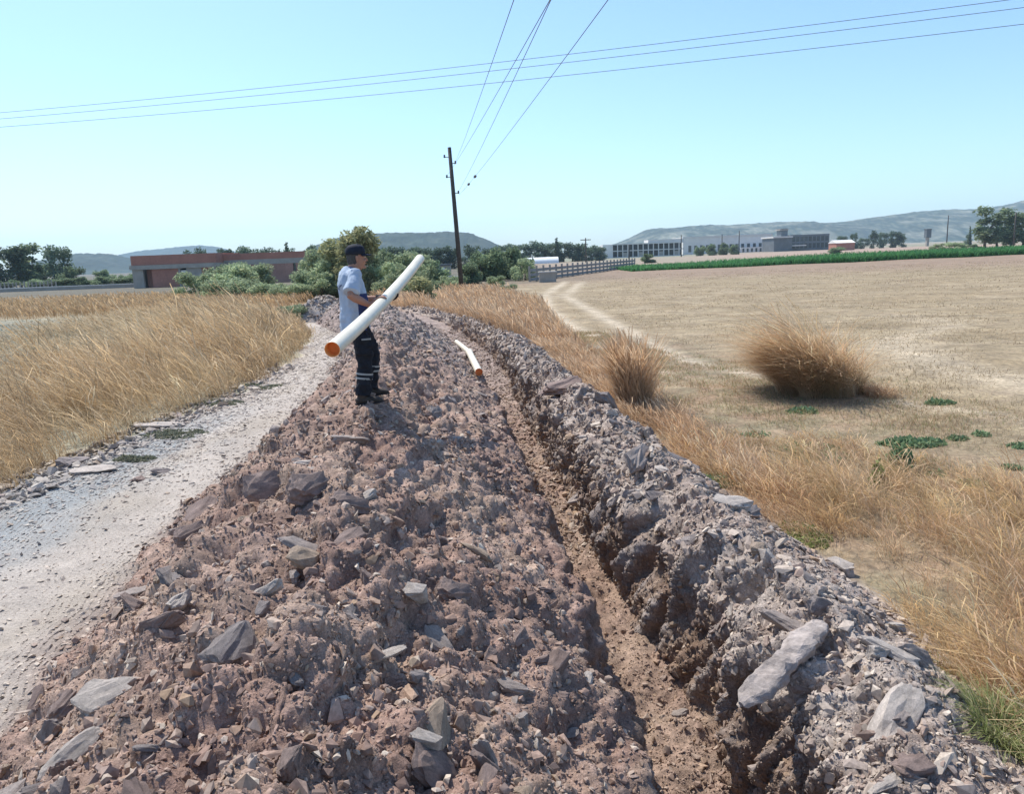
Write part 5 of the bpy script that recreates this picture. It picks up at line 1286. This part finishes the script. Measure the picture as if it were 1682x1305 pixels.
# white warehouse
wh = bld('warehouse', 1122, 460); X2 = lambda px: at(px, 400, 460).x - wh.location.x
W_ = X2(1268); zt = zat(1200, 389, 460)
MB().box(0, W_, 0, 30, 0, zt).build('wall', M['white'], wh); MB().box(-.3, W_ + .3, -.3, 30.3, zt + .004, zt + .9).build('roof', M['cream'], wh)
for k in range(14):
    x = W_ * (.06 + .066 * k); MB().box(x, x + 1.7, -.08, -.004, 1.4, 5.2).build('window', M['glass'], wh)
MB().box(W_ * .62, W_ * .98, -5, -.004, 0, 3.0).build('porch', M['white'], wh)
for k in range(7): MB().box(W_ * (.64 + .048 * k), W_ * (.64 + .048 * k) + 1.1, -5.08, -5.004, .2, 2.3).build('door', M['glass'], wh)
tag(wh, 'long white warehouse with a row of dark windows', 'warehouse')
# dark office building with a roof tower
ob = bld('office_building', 1268, 420); X3 = lambda px: at(px, 400, 420).x - ob.location.x
MB().box(X3(1298), X3(1362), 0, 18, 0, zat(1330, 385, 420)).build('main_block', M['darkw'], ob)
MB().box(X3(1268), X3(1297.9), -3, 16, 0, zat(1283, 391, 420)).build('side_block', M['darkw'], ob)
MB().box(X3(1266), X3(1297.9), -4, 16.5, zat(1283, 391, 420) + .004, zat(1283, 388.5, 420)).build('roof', M['cream'], ob)
MB().box(X3(1287), X3(1297.8), 4, 11, zat(1283, 388.5, 420) + .004, zat(1292, 375, 420)).build('tower', M['darkw'], ob)
MB().box(X3(1284), X3(1299), 3.4, 11.6, zat(1292, 377.8, 420), zat(1292, 376.2, 420)).build('tower_cornice', M['concrete'], ob)
zq = zat(1330, 385, 420)
for r_ in range(2):
    for k in range(9): MB().box(X3(1301) + k * 2.25, X3(1301) + k * 2.25 + 1.6, -.08, -.004, zq * (.16 + .42 * r_), zq * (.46 + .42 * r_)).build('window', M['glass'], ob)
MB().box(X3(1298), X3(1320), -4, -.01, 2.6, 3.1).build('canopy', M['white'], ob)
tag(ob, 'dark blue grey office building with a small square roof tower', 'building')
# shed with red wall and white roof
rs = bld('barn', 1374, 330); X4 = lambda px: at(px, 400, 330).x - rs.location.x
MB().box(0, X4(1404), 0, 8, 0, zat(1390, 399, 330)).build('wall', M['brick'], rs); zz = zat(1390, 399, 330)
V = [(-.3, -.4, zz + .004), (X4(1404) + .3, -.4, zz + .004), (X4(1404) + .3, 8.4, zz + .004), (-.3, 8.4, zz + .004), (-.3, 4, zz + 1.3), (X4(1404) + .3, 4, zz + 1.3)]
MB().add(V, [(3, 2, 1, 0), (0, 1, 5, 4), (2, 3, 4, 5), (1, 2, 5), (3, 0, 4)]).build('roof', M['white'], rs)
tag(rs, 'small red barn with a white gabled roof near the crop', 'barn')
wv = bld('water_tower', 1523, 390); MB().box(-.6, .6, -.6, .6, 0, 4.2).build('shaft', M['concrete'], wv); MB().box(-1.2, 1.2, -1.2, 1.2, 4.204, 8.3).build('tank', M['darkw'], wv); MB().box(-1.4, 1.4, -1.4, 1.4, 8.304, 8.6).build('tank_lid', M['darkw'], wv)
tag(wv, 'small square dark water tower on a narrow shaft right of the far trees', 'water tower')
# far poles
def far_pole(px, top, Y, label, arm=True):
    e = bld('utility_pole', px, Y); h_ = zat(px, top, Y)
    MB().loft([(0, 0, -.2), (0, 0, h_)], [.24, .17], (0, 1, 0), 8).build('pole_shaft', M['wood'], e, True)
    if arm: MB().box(-1.6, 1.6, -.1, .1, h_ - .7, h_ - .45).build('crossarm', M['wood'], e)
    tag(e, label, 'utility pole')
far_pole(962, 391, 240, 'thin distant pole with a crossarm above the panel fence')
far_pole(1119, 386, 320, 'thin distant pole right of the concrete frame building', False)
far_pole(1214, 379, 330, 'thin distant pole in front of the white warehouse', False)
far_pole(1555, 354, 300, 'tall thin distant pole on the right before the ridge', False)
far_pole(1665, 349, 205, 'dark pole standing among the tall right trees', False)
far_pole(1033, 402, 240, 'short distant pole before the concrete frame building', False)
far_pole(1186, 385, 345, 'slim distant pole above the round bushes', False)

# ------------------------------------------------------------------ haze
hm_ = bpy.data.materials.new('haze_air'); hm_.use_nodes = True; t = hm_.node_tree; t.nodes.clear()
ou = t.nodes.new('ShaderNodeOutputMaterial'); vo = t.nodes.new('ShaderNodeVolumePrincipled')
vo.inputs['Color'].default_value = (.62, .84, 1.0, 1); vo.inputs['Density'].default_value = 0.00017; vo.inputs['Anisotropy'].default_value = .0
t.links.new(vo.outputs[0], ou.inputs['Volume'])
hz_ = MB().box(-7800, 7800, -60, 4700, -3, 215).build('haze', hm_); tag(hz_, 'thin blue summer haze over the plain', 'haze', kind='stuff')
